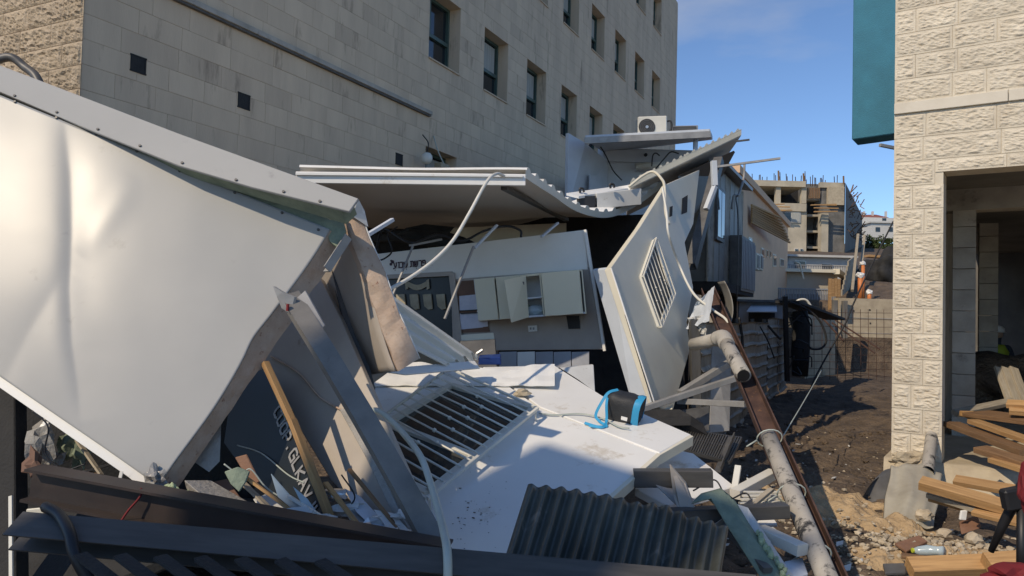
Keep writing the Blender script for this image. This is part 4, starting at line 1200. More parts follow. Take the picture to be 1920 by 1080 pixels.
# dark clutter in the hollow below the panel
slab('shade_partition', [P(-340, 420, 5.2), P(480, 600, 5.6), P(470, 1010, 5.4), P(-340, 1200, 4.4)], (0, .06, 0), m_dark, 'partition coloured dark for the shade in the hollow behind the big panel', 'partition')  # near black colour supplies the shade of the hollow
slab('shade_floor', [P(-300, 1300, 3.6), P(420, 1000, 4.0), P(640, 990, 4.3), P(600, 940, 5.2), P(-300, 900, 5.2)], (0, 0, -.06), m_dark, 'floor sheet coloured dark for the shade below the big panel', 'floor sheet')  # shade under the panel is put into the floor colour
for i, (x, y, d, r, m_) in enumerate(((75, 830, 4.0, .07, m_foamg), (65, 870, 3.9, .05, m_brownb), (130, 835, 4.2, .06, m_membrane), (150, 850, 4.2, .05, m_membrane), (110, 860, 4.1, .03, m_galv), (85, 800, 4.1, .025, m_white), (150, 905, 4.0, .015, m_white), (195, 935, 3.9, .014, m_white))):
    B().blob(P(x, y, d), r, 2, .8, (1, .6, 1.3), i + 20).build('scrap_lump', m_, label=('grey torn foam lump in the dark hollow at left', 'brown cardboard lump in the dark hollow at left', 'green cloth lump under the panel lip', 'small green cloth lump right of the larger one', 'small tin lump in the dark hollow', 'tiny white scrap high in the dark hollow', 'tiny white crumb on the dark floor', 'tiny white crumb above the brown beam')[i], cat='scrap')
cable('red_string', [P(265, 915, 3.35), P(262, 932, 3.34), P(240, 958, 3.33), P(222, 985, 3.3)], .005, m_red, 'thin red string hanging over the brown beam', 'string')

# foreground beams
beam('brown_beam', P(60, 905, 3.45), P(840, 1052, 3.2), .12, .15, m_brown, 'dark brown steel beam lying across the lower left foreground', 'steel beam', prof='H', t=.012)
beam('grey_rail', P(30, 995, 2.95), P(1420, 1118, 2.75), .12, .085, m_bluesteel, 'blue grey steel rail across the bottom foreground', 'steel rail', prof='C', t=.006, up=(0, -.5, .86))
gl = thing('grey_post', P(20, 1150, 2.6), 'dark upright post with pale edge strip at the left border', 'post')
B().beam(P(14, 1300, 3.6), P(14, 690, 4.3), .16, .1, (0, 1, 0)).build('post', m_dark, gl)
B().beam(P(22, 1250, 3.5), P(20, 930, 3.8), .018, .01, (0, 1, 0)).build('edge_strip', m_creamw, gl)
slab('cream_scrap', [P(48, 955, 3.1), P(78, 952, 3.1), P(100, 982, 3.1), P(50, 985, 3.1)], (0, .01, 0), m_cream, 'cream plastic scrap behind the grey rail at left', 'plastic scrap')
cable('dark_sling', [P(85, 950, 3.0), P(110, 965, 2.95), P(130, 1000, 2.85), P(140, 1040, 2.8), P(165, 1085, 2.8), P(200, 1120, 2.8)], .022, m_black, 'thick black sling hanging over the rail at the left', 'sling')
slf = thing('slatted_frame', P(400, 1100, 2.7), 'dark slatted frame lying below the grey rail', 'frame')
for i in range(7):
    x = 150 + i * 75
    beam('slat', P(x, 1040 + i * 2, 2.75), P(x + 90, 1110, 2.6), .05, .012, m_dark, parent=slf)  # slats coloured dark in place of shade below the rail
for i, (x, y) in enumerate(((190, 985), (200, 982), (235, 985), (250, 990))):
    beam('white_splinter', P(x, y + 6, 3.4), P(x + 12, y - 8, 3.42), .012, .004, m_creamw, ('first', 'second', 'third', 'fourth')[i] + ' small white splinter from the left under the brown beam', 'splinter', group='splinters under the brown beam')

# ------------------------------------------------------------------ fallen white wall with barred window
pE, nE = plane3(P(900, 1000, 4.0), P(1285, 820, 5.0), P(900, 690, 6.3))
fw = thing('fallen_white_wall', P(950, 1040, 3.9), 'white wall panel fallen flat with a barred window in it', 'wall panel')
SEAM = [(1008, 772), (1232, 852)]
B().prism(PL([(690, 712), (770, 690), (905, 690), (985, 745), (1010, 765), (1235, 850), (1143, 932), (960, 1060), (820, 1062), (750, 890), (680, 730)], pE, nE), -nE * .06).build('main_sheet', m_white, fw, bevel=.006)
nE2 = (nE + V((.05, .06, 0))).normalized()
pE2 = RP(1012, 764, pE, nE)
B().prism(PL([(1013, 763), (985, 742), (905, 688), (1040, 685), (1130, 742), (1297, 815), (1237, 849)], pE2 + nE * .004, nE2), -nE2 * .06).build('side_sheet', m_white, fw, bevel=.006)
B().beam(RP(1296, 818, pE2, nE2) - nE * .03, RP(1234, 853, pE, nE) - nE * .03, .03, .07, nE).build('edge_trim', m_cream, fw)
B().beam(RP(1234, 853, pE, nE) - nE * .03, RP(1143, 934, pE, nE) - nE * .03, .03, .07, nE).build('edge_trim', m_cream, fw)
# window
wq = [(846, 727), (1001, 771), (803, 930), (640, 850)]
W3 = [RP(x, y, pE, nE) for x, y in wq]

winf = B()
for i in range(4):
    winf.beam(W3[i] + nE * .012, W3[(i + 1) % 4] + nE * .012, .055, .045, nE)
m_a, m_b = W3[0].lerp(W3[3], .62), W3[1].lerp(W3[2], .62)
winf.beam(m_a + nE * .014, m_b + nE * .014, .05, .04, nE)
wino = winf.build('window', m_creamw, fw)
ce = sum(W3, V()) / 4
B().prism([W3[0] + nE * .004, W3[1] + nE * .004, m_b + nE * .004, m_a + nE * .004], nE * .004).build('pane', m_glass, wino)
B().prism([m_a + nE * .0045, m_b + nE * .0045, W3[2] + nE * .0045, W3[3] + nE * .0045], nE * .004).build('pane', m_glass, wino)
# grille
gr_up = nE * .085
pG = pE + gr_up
R1a, R1b = RP(1008, 766, pG, nE), RP(800, 935, pG, nE)
R2a, R2b = RP(842, 690, pG, nE), RP(640, 838, pG, nE)
gro = B().beam(R1a, R1b, .022, .022, nE).beam(R2a, R2b, .018, .018, nE).beam(R2a, R1a, .018, .018, nE).beam(R2b, R1b, .018, .018, nE).build('window_grille', m_creamw, fw)
for i in range(1, 14):
    t = i / 14
    a, b = R2a.lerp(R2b, t), R1a.lerp(R1b, t)
    a.z += random.uniform(-.004, .004)
    B().tube([a, a.lerp(b, .5) + nE * random.uniform(-.006, .006), b], .007, 6).build('grille_bar', m_creamw, gro, smooth=True)
    c = a.lerp(b, .62 if i % 2 else .5)
    B().blob(c, .017, 1, 0).build('bar_knob', m_creamw, gro, smooth=True)
for t in (.02, .98):
    c = R1a.lerp(R1b, t)
    B().beam(c, c - nE * .08, .014, .014, (1, 0, 0)).build('grille_foot', m_creamw, gro)
# crumpled sheet edge along the far end of the fallen wall
def crf(u, v):
    x = 668 + u * 372; y = 690 - 14 * v - 6 * math.sin(u * 7) * v + u * 0 + 20 * (1 - v)
    p = RP(x, y + 12, pE + nE * (.02 + .02 * v), nE)
    return p + V((0, 0, .012 * v + .006 * math.sin(u * 23) * v + .012 * noise.noise(V((u * 14, v * 3, 0)))))
B().grid(crf, 60, 6, thick=V((0, 0, -.008))).build('crumpled_flashing', m_white, label='crumpled white flashing along the far edge of the fallen wall', cat='flashing')
B().blob(RP(980, 737, pE2 + nE * .03, nE), .045, 2, .5, (1.5, 1, .6), 7).build('plaster_lump', m_concw, label='small plaster lump on the fallen white wall', cat='rubble')
# dirt marks: crumbs of soil lying on the fallen wall
so_ = B()
for i in range(60):
    x, y = random.gauss(895, 30) + 10 * math.sin(i), random.gauss(965, 32)
    so_.blob(RP(x, y, pE + nE * .003, nE), random.choice((.0015, .002, .003, .005)), 1, .4, (1.6, 1.2, .4), i)
so_.build('soil_crumbs', m_soil, label='scattered soil crumbs on the fallen white wall', kind='stuff')

# bag
pb0 = RP(1165, 795, pE2, nE2)
bg = thing('tote_bag', pb0, 'black cooler bag with bright blue straps on the fallen white wall', 'bag')
ba = RP(1140, 782, pE2, nE2) + nE2 * .10
bb_ = ba + V((.215, -.085, -.05))
bax = (bb_ - ba).normalized()
prof = [.085, .098, .104, .106, .106, .102, .098]
pts = [ba.lerp(bb_, i / 6) + V((0, 0, .006 * math.sin(i * 2))) for i in range(7)]
bb2 = B().tube(pts, prof, 16)
cB = (ba + bb_) / 2
def boxy(v):
    t = max(0, min(1, (v - ba).dot(bax) / (bb_ - ba).length)); c = ba + bax * (v - ba).dot(bax); r = v - c
    up = V((0, -.3, .95)); sd = bax.cross(up).normalized(); u2 = sd.cross(bax)
    x, y = r.dot(sd), r.dot(u2); m = max(abs(x), abs(y), 1e-6); k = min(1.3, r.length / m)
    return c + (sd * x * .72 + u2 * y * 1.0) * (1 + (k - 1) * .9)
bb2.v = [boxy(v) for v in bb2.v]
bb2.v = [v + V((0, 0, .014 * noise.noise(v * 16))) + (v - cB) * .12 * noise.noise(v * 9) for v in bb2.v]
bb2.build('body', m_bag, bg, smooth=True)
bbs = B().tube([bb_ - bax * .045, bb_ - bax * .02, bb_ + bax * .006], [.108, .112, .107], 16, cap=False)
bbs.v = [boxy(v) for v in bbs.v]
bbs.v = [v + V((0, 0, .008 * noise.noise(v * 20))) + (v - cB) * .05 * noise.noise(v * 9) for v in bbs.v]
bbs.build('blue_base', m_blue, bg, smooth=True, recalc=False)
def strap(pts, wd, nrm):
    q = bez(pts, 8); bbx = B(); n_ = len(q); vs = []
    for i in range(n_):
        d = (q[min(i + 1, n_ - 1)] - q[max(0, i - 1)]).normalized()
        s_ = d.cross(nrm)
        if s_.length < .1: s_ = d.cross(V((0, 0, 1)))
        s_.normalize()
        vs += [q[i] - s_ * wd / 2, q[i] + s_ * wd / 2, q[i] + s_ * wd / 2 + nrm * .003, q[i] - s_ * wd / 2 + nrm * .003]
    fs = []
    for i in range(n_ - 1):
        for j in range(4):
            fs.append((i * 4 + j, i * 4 + (j + 1) % 4, (i + 1) * 4 + (j + 1) % 4, (i + 1) * 4 + j))
    fs += [(0, 1, 2, 3), tuple((n_ - 1) * 4 + i for i in (3, 2, 1, 0))]
    return bbx.add(vs, fs)
nv = V((0, -.8, .6))
def on_wall(x, y, h): return RP(x, y, pE2 + nE2 * h, nE2)
strap([ba + V((.06, -.03, .105)), ba + V((-.01, -.06, .085)), ba + V((-.06, -.08, .02)), on_wall(1117, 778, .05), on_wall(1124, 790, .02), on_wall(1137, 799, .012), on_wall(1120, 800, .012), on_wall(1096, 793, .012)], .02, nv).build('strap', m_blue, bg)
strap([ba + V((-.02, -.07, .06)), ba + V((-.03, -.10, .0)), on_wall(1137, 788, .03), on_wall(1130, 801, .014), on_wall(1104, 798, .014)], .018, nv).build('strap', m_blue, bg)
lb0 = ba + (bb_ - ba) * .42 + V((-.02, -.098, -.045))
B().prism([lb0, lb0 + V((.04, -.014, -.008)), lb0 + V((.036, -.012, -.032)), lb0 + V((-.002, 0, -.024))], (0, -.012, 0)).build('white_label', m_white, bg)
cable('loop_wire', [RP(x, y, pE2 + nE * .015, nE) for x, y in ((1010, 775), (1040, 778), (1090, 776), (1130, 785), (1160, 800), (1180, 803))], .006, m_hose, 'thin grey wire from the grille to the bag', 'wire')

# hose in front
cable('pale_hose', [P(690, 770, 4.15), P(712, 772, 4.05), P(745, 800, 3.9), P(785, 850, 3.6), P(805, 900, 3.4), P(825, 970, 3.05), P(838, 1030, 2.72), P(840, 1100, 2.65)], .0165, m_hose, 'pale green hose hanging in front of the channel post', 'hose')
# dark corrugated sheet
def csf(u, v):
    a, b, c, d = P(990, 908, 3.55), P(1366, 990, 3.45), P(1340, 1150, 2.95), P(928, 1105, 3.05)
    p = a.lerp(b, u).lerp(d.lerp(c, u), v)
    nn = V((.05, -.78, .62))
    p = p + nn * (.018 * math.sin(u * 2 * math.pi * 13.5) + .07 * math.sin(u * math.pi) * (1 - .3 * v))
    p += V((0, 0, .02 * noise.noise(V((u * 5, 0, 2))) * (1 - v))) + nn * (.014 * noise.noise(V((u * 7, v * 2.5, 5))) + .006 * noise.noise(V((u * 22, v * 4, 9))))
    return p
B().grid(csf, 240, 24, thick=V((0, .0012, -.0012))).build('corrugated_sheet', m_corr, smooth=True, label='dark green corrugated metal sheet in the centre foreground', cat='metal sheet')

# ------------------------------------------------------------------ collapsed roof
rc = thing('collapsed_roof', P(985, 335, 6.5), 'collapsed grey roof panel with wavy ribbed edge over the open room', 'roof')
Eg = bez([P(985, 334, 6.5), P(1035, 366, 7.3), P(1085, 398, 8.2), P(1140, 408, 9.1), P(1190, 388, 10.0), P(1246, 348, 10.8)], 12)
Lf = [P(560, 329, 6.5).lerp(P(600, 428, 10.6), i / (len(Eg) - 1)) for i in range(len(Eg))]
NE = len(Eg) - 1
def eg(v):
    k = v * NE; i = min(int(k), NE - 1)
    return Eg[i].lerp(Eg[i + 1], k - i), Lf[i].lerp(Lf[i + 1], k - i)
def roof_pt(u, v, top):
    e, l = eg(v)
    sagw = smooth01(u, .45, 1.0)
    base = l.copy()
    flat = l.lerp(V((e.x, e.y, l.z)), u)
    p = flat + V((0, 0, (e.z - l.z) * sagw))
    if top:
        k = (v * 16) % 1
        p = p + V((0, 0, .075 + .035 * (smooth01(k, .1, .25) - smooth01(k, .45, .6))))
    return p
NV = 160
rb = B(); rb.grid(lambda u, v: roof_pt(u, v, True), 16, NV).build('top_sheet', m_white, rc, recalc=False)
B().grid(lambda u, v: roof_pt(u, v, False), 16, 60).build('ceiling_sheet', m_roofun, rc, smooth=True, recalc=False)
ed = B(); vs = []
for i in range(NV + 1):
    v = i / NV
    vs += [roof_pt(1, v, False) + V((.001, -.001, 0)), roof_pt(1, v, True) + V((.001, -.001, 0))]
ed.add(vs, [(2 * i, 2 * i + 2, 2 * i + 3, 2 * i + 1) for i in range(NV)])
ed.build('ribbed_edge', m_cream, rc, recalc=False)
fa, fb_ = P(556, 333, 6.46), P(985, 338, 6.46)
B().beam(fa, fb_, .05, .10, (0, 0, 1)).build('front_trim', m_white, rc)
B().beam(P(556, 327, 6.44), P(980, 331, 6.44), .06, .02, (0, 0, 1)).build('top_lip', m_white, rc)
beam('ceiling_rail', P(945, 352, 6.75), P(1062, 412, 8.9), .06, .04, m_galvd, parent=rc)
# box lying in the roof trough and slanted roof slab behind
bx = thing('broken_carton', P(1150, 390, 9.4), 'broken white carton with black inner side lying in the roof trough', 'carton')
q = [P(1118, 362, 9.3), P(1203, 353, 9.5), P(1203, 384, 9.5), P(1120, 392, 9.3)]
B().prism(q, (0, .45, .05)).build('case', m_whited, bx, bevel=.008)
B().prism([P(1085, 368, 9.28), P(1117, 367, 9.28), P(1116, 390, 9.28), P(1086, 388, 9.28)], (0, .3, .02)).build('black_insert', m_black, bx)
B().prism([P(1062, 362, 9.2), P(1150, 350, 9.9), P(1178, 353, 9.9), P(1085, 368, 9.2)], (0, 0, -.03)).build('lid', m_white, bx)
for (x, y) in ((1091, 357), (1148, 349)):
    B().tube(bez([P(x - 3, y + 4, 9.3), P(x - 4, y - 3, 9.3), P(x + 2, y - 3, 9.3), P(x + 4, y + 3, 9.3)], 5), .015, 6).build('handle', m_black, bx)
sr = thing('slanted_roof_slab', P(1190, 350, 10), 'ribbed beige roof slab tilted up towards the sky', 'roof slab')
sa_, sb_ = P(1182, 352, 9.9), P(1390, 253, 10.6)
bk = V((.35, 2.6, -.02))
def srf(u, v): 
    k = (u * 17) % 1
    return sa_.lerp(sb_, u) + bk * v + V((0, 0, .085 + .03 * (smooth01(k, .1, .25) - smooth01(k, .5, .65))))
B().grid(srf, 170, 1).build('top_sheet', m_cream, sr, recalc=False)
B().prism([sa_, sb_, sb_ + V((0, 0, .084)), sa_ + V((0, 0, .084))], bk).build('core', m_cream, sr)
B().prism([sa_ + V((0, .02, -.002)), sb_ + V((0, .02, -.002)), sb_ + bk, sa_ + bk], (0, 0, -.01)).build('underside', m_roofun, sr)
ee = B(); vs = []
for i in range(171):
    vs += [sa_.lerp(sb_, i / 170) + V((0, -.002, .08)), srf(i / 170, 0) + V((0, -.002, 0))]
ee.add(vs, [(2 * i, 2 * i + 2, 2 * i + 3, 2 * i + 1) for i in range(170)]).build('ribbed_edge', m_cream, sr, recalc=False)
slab('soffit_sheet', [P(1270, 330, 10.2), P(1376, 282, 11), P(1350, 330, 11.5), P(1300, 400, 10.8)], (.05, .1, 0), m_galvd, 'dark crumpled soffit sheet beneath the tilted roof slab', 'metal sheet')
beam('steel_rod', P(1335, 314, 10.2), P(1463, 297, 10.0), .03, .03, m_galv, 'long thin steel rod jutting right from the tilted roof', 'rod')
beam('steel_rod', P(1380, 265, 10.5), P(1405, 262, 10.5), .025, .025, m_galvd, 'short steel rod at the tip of the tilted roof', 'rod')
beam('white_gutter', P(1338, 302, 9.9), P(1340, 348, 9.9), .09, .07, m_lav, 'white gutter hanging straight below the tilted roof slab', 'gutter')
beam('white_gutter_piece', P(1340, 350, 9.88), P(1324, 392, 9.8), .07, .05, m_lav, 'bent lower piece of the white gutter', 'gutter')
beam('dark_girder', P(1348, 300, 10.4), P(1296, 500, 9.4), .12, .12, m_galvd, 'dark girder leaning between tilted wall and tin cabin', 'girder', prof='C')

# ------------------------------------------------------------------ tilted wall with barred window
pH, nH = plane3(P(1145, 500, 7.0), P(1225, 755, 6.75), P(1305, 330, 10.2))
tw = thing('tilted_wall', P(1225, 760, 7.1), 'cream wall panel tilted sideways with a barred window', 'wall panel')
B().prism(PL([(1145, 502), (1200, 425), (1250, 345), (1312, 318), (1300, 420), (1284, 455), (1300, 540), (1288, 605), (1294, 655), (1258, 783), (1229, 757)], pH, nH), -nH * .07).build('face', m_cream, tw, bevel=.005)
B().prism([P(1146, 503, 7.02), P(1228, 758, 6.77), P(1186, 760, 6.95), P(1111, 507, 7.3)], (.02, .04, .02)).build('end_return', m_lav, tw, bevel=.004)  # bluish grey tone stands in for shade on this return
B().beam(P(1146, 503, 6.99), P(1228, 758, 6.74), .014, .014).build('corner_trim', m_white, tw)
B().beam(P(1172, 590, 6.92), P(1224, 756, 6.72), .007, .007).build('dark_seam', m_black, tw)
for q in ([(1279, 372), (1289, 366), (1288, 398), (1278, 402)], [(1256, 388), (1261, 386), (1260, 405), (1255, 407)]):
    slab('dark_opening', PL(q, pH + nH * .004, nH), nH * .004, m_dark, parent=tw, bevel=0)
hq = [(1224, 452), (1258, 553), (1233, 613), (1200, 521)]
H3 = [RP(x, y, pH, nH) for x, y in hq]
wf = B()
for i in range(4): wf.beam(H3[i] + nH * .012, H3[(i + 1) % 4] + nH * .01, .028, .03, nH)
wo = wf.build('window', m_creamw, tw)
B().prism([p + nH * .003 for p in H3], nH * .005).build('pane', m_board, wo)
g3 = [p + nH * .05 for p in H3]
cg = sum(g3, V()) / 4
g3 = [cg + (p - cg) * 1.04 for p in g3]
go = B().beam(g3[0], g3[3], .013, .013, nH).beam(g3[1], g3[2], .013, .013, nH).beam(g3[0], g3[1], .013, .013, nH).beam(g3[3], g3[2], .013, .013, nH).build('window_grille', m_creamw, tw)
for i in range(1, 7):
    t = i / 7
    a, b = g3[0].lerp(g3[3], t), g3[1].lerp(g3[2], t)
    B().tube([a, b], .0055, 6).build('grille_bar', m_creamw, go)
    B().blob(a.lerp(b, .45 if i % 2 else .6), .013, 1, 0).build('bar_knob', m_creamw, go, smooth=True)
for p_, q_ in zip(g3, H3): B().beam(p_, q_, .014, .014, (1, 0, .2)).build('grille_foot', m_creamw, go)
cable('white_cable', [P(1242, 352, 8.2), P(1250, 400, 8.1), P(1254, 440, 8.0), P(1275, 500, 8.2), P(1300, 550, 7.9), P(1335, 580, 7.6), P(1362, 600, 7.4), P(1376, 630, 7.3)], .014, m_creamw, 'white cable running down the tilted wall to the broken pipe')
cable('white_cable', [P(1180, 350, 9.4), P(1205, 330, 9.5), P(1225, 322, 9.5), P(1240, 335, 9.2), P(1246, 350, 8.9), P(1248, 395, 8.5), P(1254, 420, 8.4)], .018, m_cream, 'pale cable arching over the top of the tilted wall')
cable('big_white_cable', [P(945, 330, 6.35), P(930, 326, 6.2), P(912, 342, 6.0), P(880, 400, 5.7), P(850, 450, 5.5), P(815, 487, 5.3), P(770, 520, 5.1), P(720, 548, 4.9)], .0135, m_creamw, 'thick white cable drooping from the roof edge into the room')
# crumpled sheet at the wall corner
cs = thing('crumpled_sheet', P(1310, 610, 7.9), 'crumpled pale metal sheet at the corner of the tilted wall', 'metal sheet')
def cs1(u, v):
    x, y = bil(u, v, (1306, 566), (1340, 536), (1330, 592), (1286, 606))
    return P(x, y + v * 10, 7.8 - .25 * u + .1 * math.sin(v * 3 + u * 2)) + V((0, .05 * noise.noise(V((u * 4, v * 4, 3))), .03 * noise.noise(V((u * 5, v * 4, 1)))))
B().grid(cs1, 14, 14, thick=V((.004, .01, 0))).build('upper_fold', m_lav, cs)
def cs2(u, v):
    x, y = bil(u, v, (1288, 596), (1324, 590), (1324, 630), (1302, 620))
    return P(x, y, 7.7 - .12 * u) + V((0, .06 * noise.noise(V((u * 5, v * 5, 8))), 0))
B().grid(cs2, 10, 10, thick=V((.004, .01, 0))).build('lower_fold', m_whited, cs)
def cs3(u, v):
    an = -1.3 + u * 2.0
    c = P(1326, 550, 8.05)
    return c + V((.28 * math.cos(an), .1 * math.sin(an * 2), .38 * math.sin(an) - .1)) + V((.02, .35, .0)) * v
B().grid(cs3, 20, 6, thick=V((-.005, 0, 0))).build('rolled_fold', m_tin, cs, smooth=True)

# ------------------------------------------------------------------ open room: back wall with fittings
nF = V((-.38, -.92, .04)).normalized(); pF = P(900, 450, 8.2)
def WF(x, y, o=0.0): return RP(x, y, pF + nF * o, nF)
rm = thing('room_wall', WF(900, 660), 'off white inner room wall leaning in the open wreck', 'wall')
B().prism([WF(*c) for c in ((690, 478), (1095, 431), (1102, 505), (845, 524), (845, 512), (690, 522))], -nF * .08).build('upper_wall', m_wallin, rm, bevel=.004)
B().prism([WF(x, y, -.004) for x, y in ((845, 520), (1102, 500), (1131, 655), (930, 657), (930, 690), (850, 690))], -nF * .07).build('tiled_wall', m_tile, rm, bevel=.004)
for k in range(3):
    a, b = WF(930, 606 + k * 25, .0), WF(1127 + k * 2, 606 + k * 25 - 4, .0)
# tiles of the lower band
for i in range(5):
    x0, x1 = 936 + i * 34, 968.5 + i * 34
    slab('tile', [WF(x0, 660, .01), WF(x1, 659, .01), WF(x1, 689, .01), WF(x0, 690, .01)], -nF * .012, (m_tileb, m_white, m_tileb, m_tileb, m_tileb)[i], parent=rm, bevel=.002)
B().beam(WF(690, 521, .012), WF(848, 513, .012), .05, .02, nF).build('board_frame', m_tile, rm)
B().beam(WF(847, 512, .014), WF(862, 640, .014), .07, .02, nF).build('board_frame', m_tile, rm)
B().beam(WF(1097, 431, .01), WF(1134, 658, .01), .03, .03, nF).build('corner_bead', m_wallin, rm)
so_k = B().prism([WF(990, 611, .02), WF(1006, 610, .02), WF(1007, 621, .02), WF(991, 622, .02)], -nF * .02).build('socket', m_white, rm)
for dx in (3.5, 9): B().prism([WF(990 + dx, 614, .022), WF(993 + dx, 613.8, .022), WF(993 + dx, 618, .022), WF(990 + dx, 618.2, .022)], nF * .003).build('socket_hole', m_grey, so_k)
B().prism([WF(1062, 592, .006), WF(1086, 592, .006), WF(1088, 616, .006), WF(1066, 617, .006)], nF * .004).build('wall_recess', m_black, rm)
# Hebrew wall lettering
HEB = {'resh': [[(0, 1), (.7, 1), (.82, .85), (.82, 0)]], 'tav': [[(.05, 1), (.75, 1), (.88, .85), (.88, 0)], [(.25, 1), (.25, .12), (.05, 0)]],
       'shin': [[(0, 1), (.15, 0), (.7, .0), (1, .35), (1, 1)], [(.52, 1), (.5, .35), (.12, .2)]], 'bet': [[(.05, 1), (.7, 1), (.82, .85), (.82, 0)], [(0, 0), (1, 0)]],
       'vav': [[(.2, 1), (.5, 1), (.5, 0)]], 'ayin': [[(.1, 1), (.42, .3)], [(.9, 1), (.88, .45), (.6, .1), (0, -.1)]],
       'pe': [[(.42, .55), (.1, .55), (.1, 1), (.7, 1), (.82, .85), (.82, .15), (.7, 0), (0, 0)]]}
tx0 = WF(738, 503, .004); tx1 = WF(811, 497, .004)
tex = (tx1 - tx0).normalized(); tey = nF.cross(tex).normalized()
if tey.z < 0: tey = -tey
lt = B().beam(tx0 + tex * .02 - nF * .003, tx1 - nF * .003, .002, .002, nF).build('wall_lettering', m_ink, rm)
cur = .0
for nm, adv in (('ayin', .052), ('vav', .034), ('bet', .052), ('shin', .058), (None, .026), ('tav', .052), ('shin', .058), ('resh', .048), ('pe', .05)):
    if nm: strokes(HEB[nm], tx0 + tex * cur, tex * .042, tey * .062, nF, .013).build('letter', m_ink, lt)
    cur += adv
for (t, u_) in ((.02, -.022), (.17, -.022), (.30, -.02), (.36, -.022), (.385, -.02)):
    B().blob(tx0 + tex * t + tey * u_, .006, 1, 0).build('vowel_point', m_ink, lt)
for (t, u_, r) in ((-.035, .05, .018), (-.012, .075, .02), (-.03, .09, .012)):
    c = tx0 + tex * t + tey * u_
    B().tube([c, c + nF * .004], r, 9).build('flower_mark', m_ink, lt)
# black display board with ribbon and blocks
db = thing('display_board', WF(790, 640), 'black display board with a cream ribbon and four cream shapes', 'display board')
B().prism([WF(x, y, -.02) for x, y in ((690, 524), (843, 515), (866, 700), (690, 700))], -nF * .04).build('board', m_board, db)
B().grid(lambda u, v: WF(764 + u * 36, 527 + v * 10 + 7 * math.sin(u * math.pi), .0), 16, 2, thick=-nF * .006).build('ribbon', m_gold, db)
for sx in (759, 799): B().prism([WF(sx, 526, .002), WF(sx + 5, 523, .002), WF(sx + 6, 541, .002), WF(sx + 1, 543, .002)], -nF * .01).build('ribbon_tail', m_gold, db)
for i in range(4):
    x = 742 + i * 25
    B().prism([WF(x, 552, .004), WF(x + 16, 551, .004), WF(x + 19, 579, .004), WF(x + 11, 581, .004), WF(x + 3, 574, .004)], -nF * .02).build('cream_shape', m_gold, db, bevel=.004)
pbn = thing('pin_board', WF(870, 640), 'brown pin board beside the wall cupboards', 'pin board')
B().prism([WF(x, y, .006) for x, y in ((848, 528), (890, 525), (918, 622), (861, 624))], -nF * .01).build('board', m_brownb, pbn)
for i, q in enumerate((((861, 555), (893, 552), (897, 580), (862, 582)), ((862, 588), (897, 585), (905, 614), (863, 618)), ((897, 600), (914, 598), (915, 612), (900, 614)))):
    slab('paper_sheet', [WF(x, y, .012 + .002 * i) for x, y in q], -nF * .003, m_paper, ('upper printed paper sheet on the brown pin board', 'lower printed paper sheet on the brown pin board', 'small paper sheet behind the lower corner of the pin board')[i], 'paper', bevel=0)
beam('black_clip_rail', WF(862, 583, .022), WF(896, 581, .022), .012, .01, m_black, 'upper black clip rail across the papers', 'clip rail')
beam('black_clip_rail', WF(864, 588, .024), WF(900, 586, .024), .012, .01, m_black, 'lower black clip rail across the papers', 'clip rail')
# cupboards
cu = thing('wall_cupboard', WF(1000, 590), 'cream wall cupboard with one door hanging open', 'cupboard')
DP = .30
def cab(c4, nm, m_, dep=DP, op=False):
    front = [WF(x, y, dep) for x, y in c4]
    if not op:
        B().prism(front, -nF * .018).build(nm, m_, cu, bevel=.003)
body = [(889, 524), (1090, 505), (1098, 588), (897, 602)]
f3 = [WF(x, y, DP - .02) for x, y in body]; b3 = [WF(x, y, .004) for x, y in body]
kb = B()
f_i = lambda t, top: (f3[0].lerp(f3[1], t) if top else f3[3].lerp(f3[2], t))
ca_ = B().loft([f3[0], f3[1], f3[1] - (f3[1] - f3[2]).normalized() * .02, f3[0] - (f3[0] - f3[3]).normalized() * .02], [b3[0], b3[1], b3[1] - (f3[1] - f3[2]).normalized() * .02, b3[0] - (f3[0] - f3[3]).normalized() * .02])
ca_.build('top_panel', m_cab, cu)
B().loft([f3[3], f3[2], f3[2] + (f3[1] - f3[2]).normalized() * .02, f3[3] + (f3[0] - f3[3]).normalized() * .02], [b3[3], b3[2], b3[2] + (f3[1] - f3[2]).normalized() * .02, b3[3] + (f3[0] - f3[3]).normalized() * .02]).build('bottom_panel', m_cabw, cu)
for t in (0.003, .22, .42, .62, .997):
    a, b, c, d = f_i(t, True), f_i(t, False), b3[3].lerp(b3[2], t), b3[0].lerp(b3[1], t)
    B().prism([a, b, c, d], tex * .014).build('side_panel', m_cab, cu)
B().prism([p + nF * .006 for p in b3], nF * .006).build('back_panel', m_cabw, cu)
a, b = f_i(.43, True).lerp(f_i(.43, False), .55), f_i(.615, True).lerp(f_i(.615, False), .55)
B().beam(a - nF * .12, b - nF * .12, .22, .016, (a - f_i(.43, False)).normalized()).build('shelf', m_cabw, cu)
cab([(889, 524), (926, 520), (935, 599), (897, 602)], 'door', m_cab)
cab([(929, 520), (971, 516), (978, 596), (937, 599)], 'door', m_cab)
cab([(1014, 512), (1086, 506), (1093, 588), (1022, 593)], 'door', m_cab)
hinge_t, hinge_b = WF(984, 516, DP), WF(990, 595, DP)
out_t, out_b = P(945, 525, 7.45), P(958, 605, 7.4)
dr = B().prism([hinge_t, out_t, out_b, hinge_b], (.012, .012, 0)).build('open_door', m_cab, cu, bevel=.003)
for y in (531, 580): B().beam(WF(976, y, DP + .05), WF(982, y, DP + .02), .02, .03).build('hinge', m_galvd, dr)
B().blob(WF(988, 578, .14), .06, 2, .4, (.6, .5, 1), 5).build('green_bottle', m_membrane, label='small green bottle inside the open wall cupboard', cat='bottle')
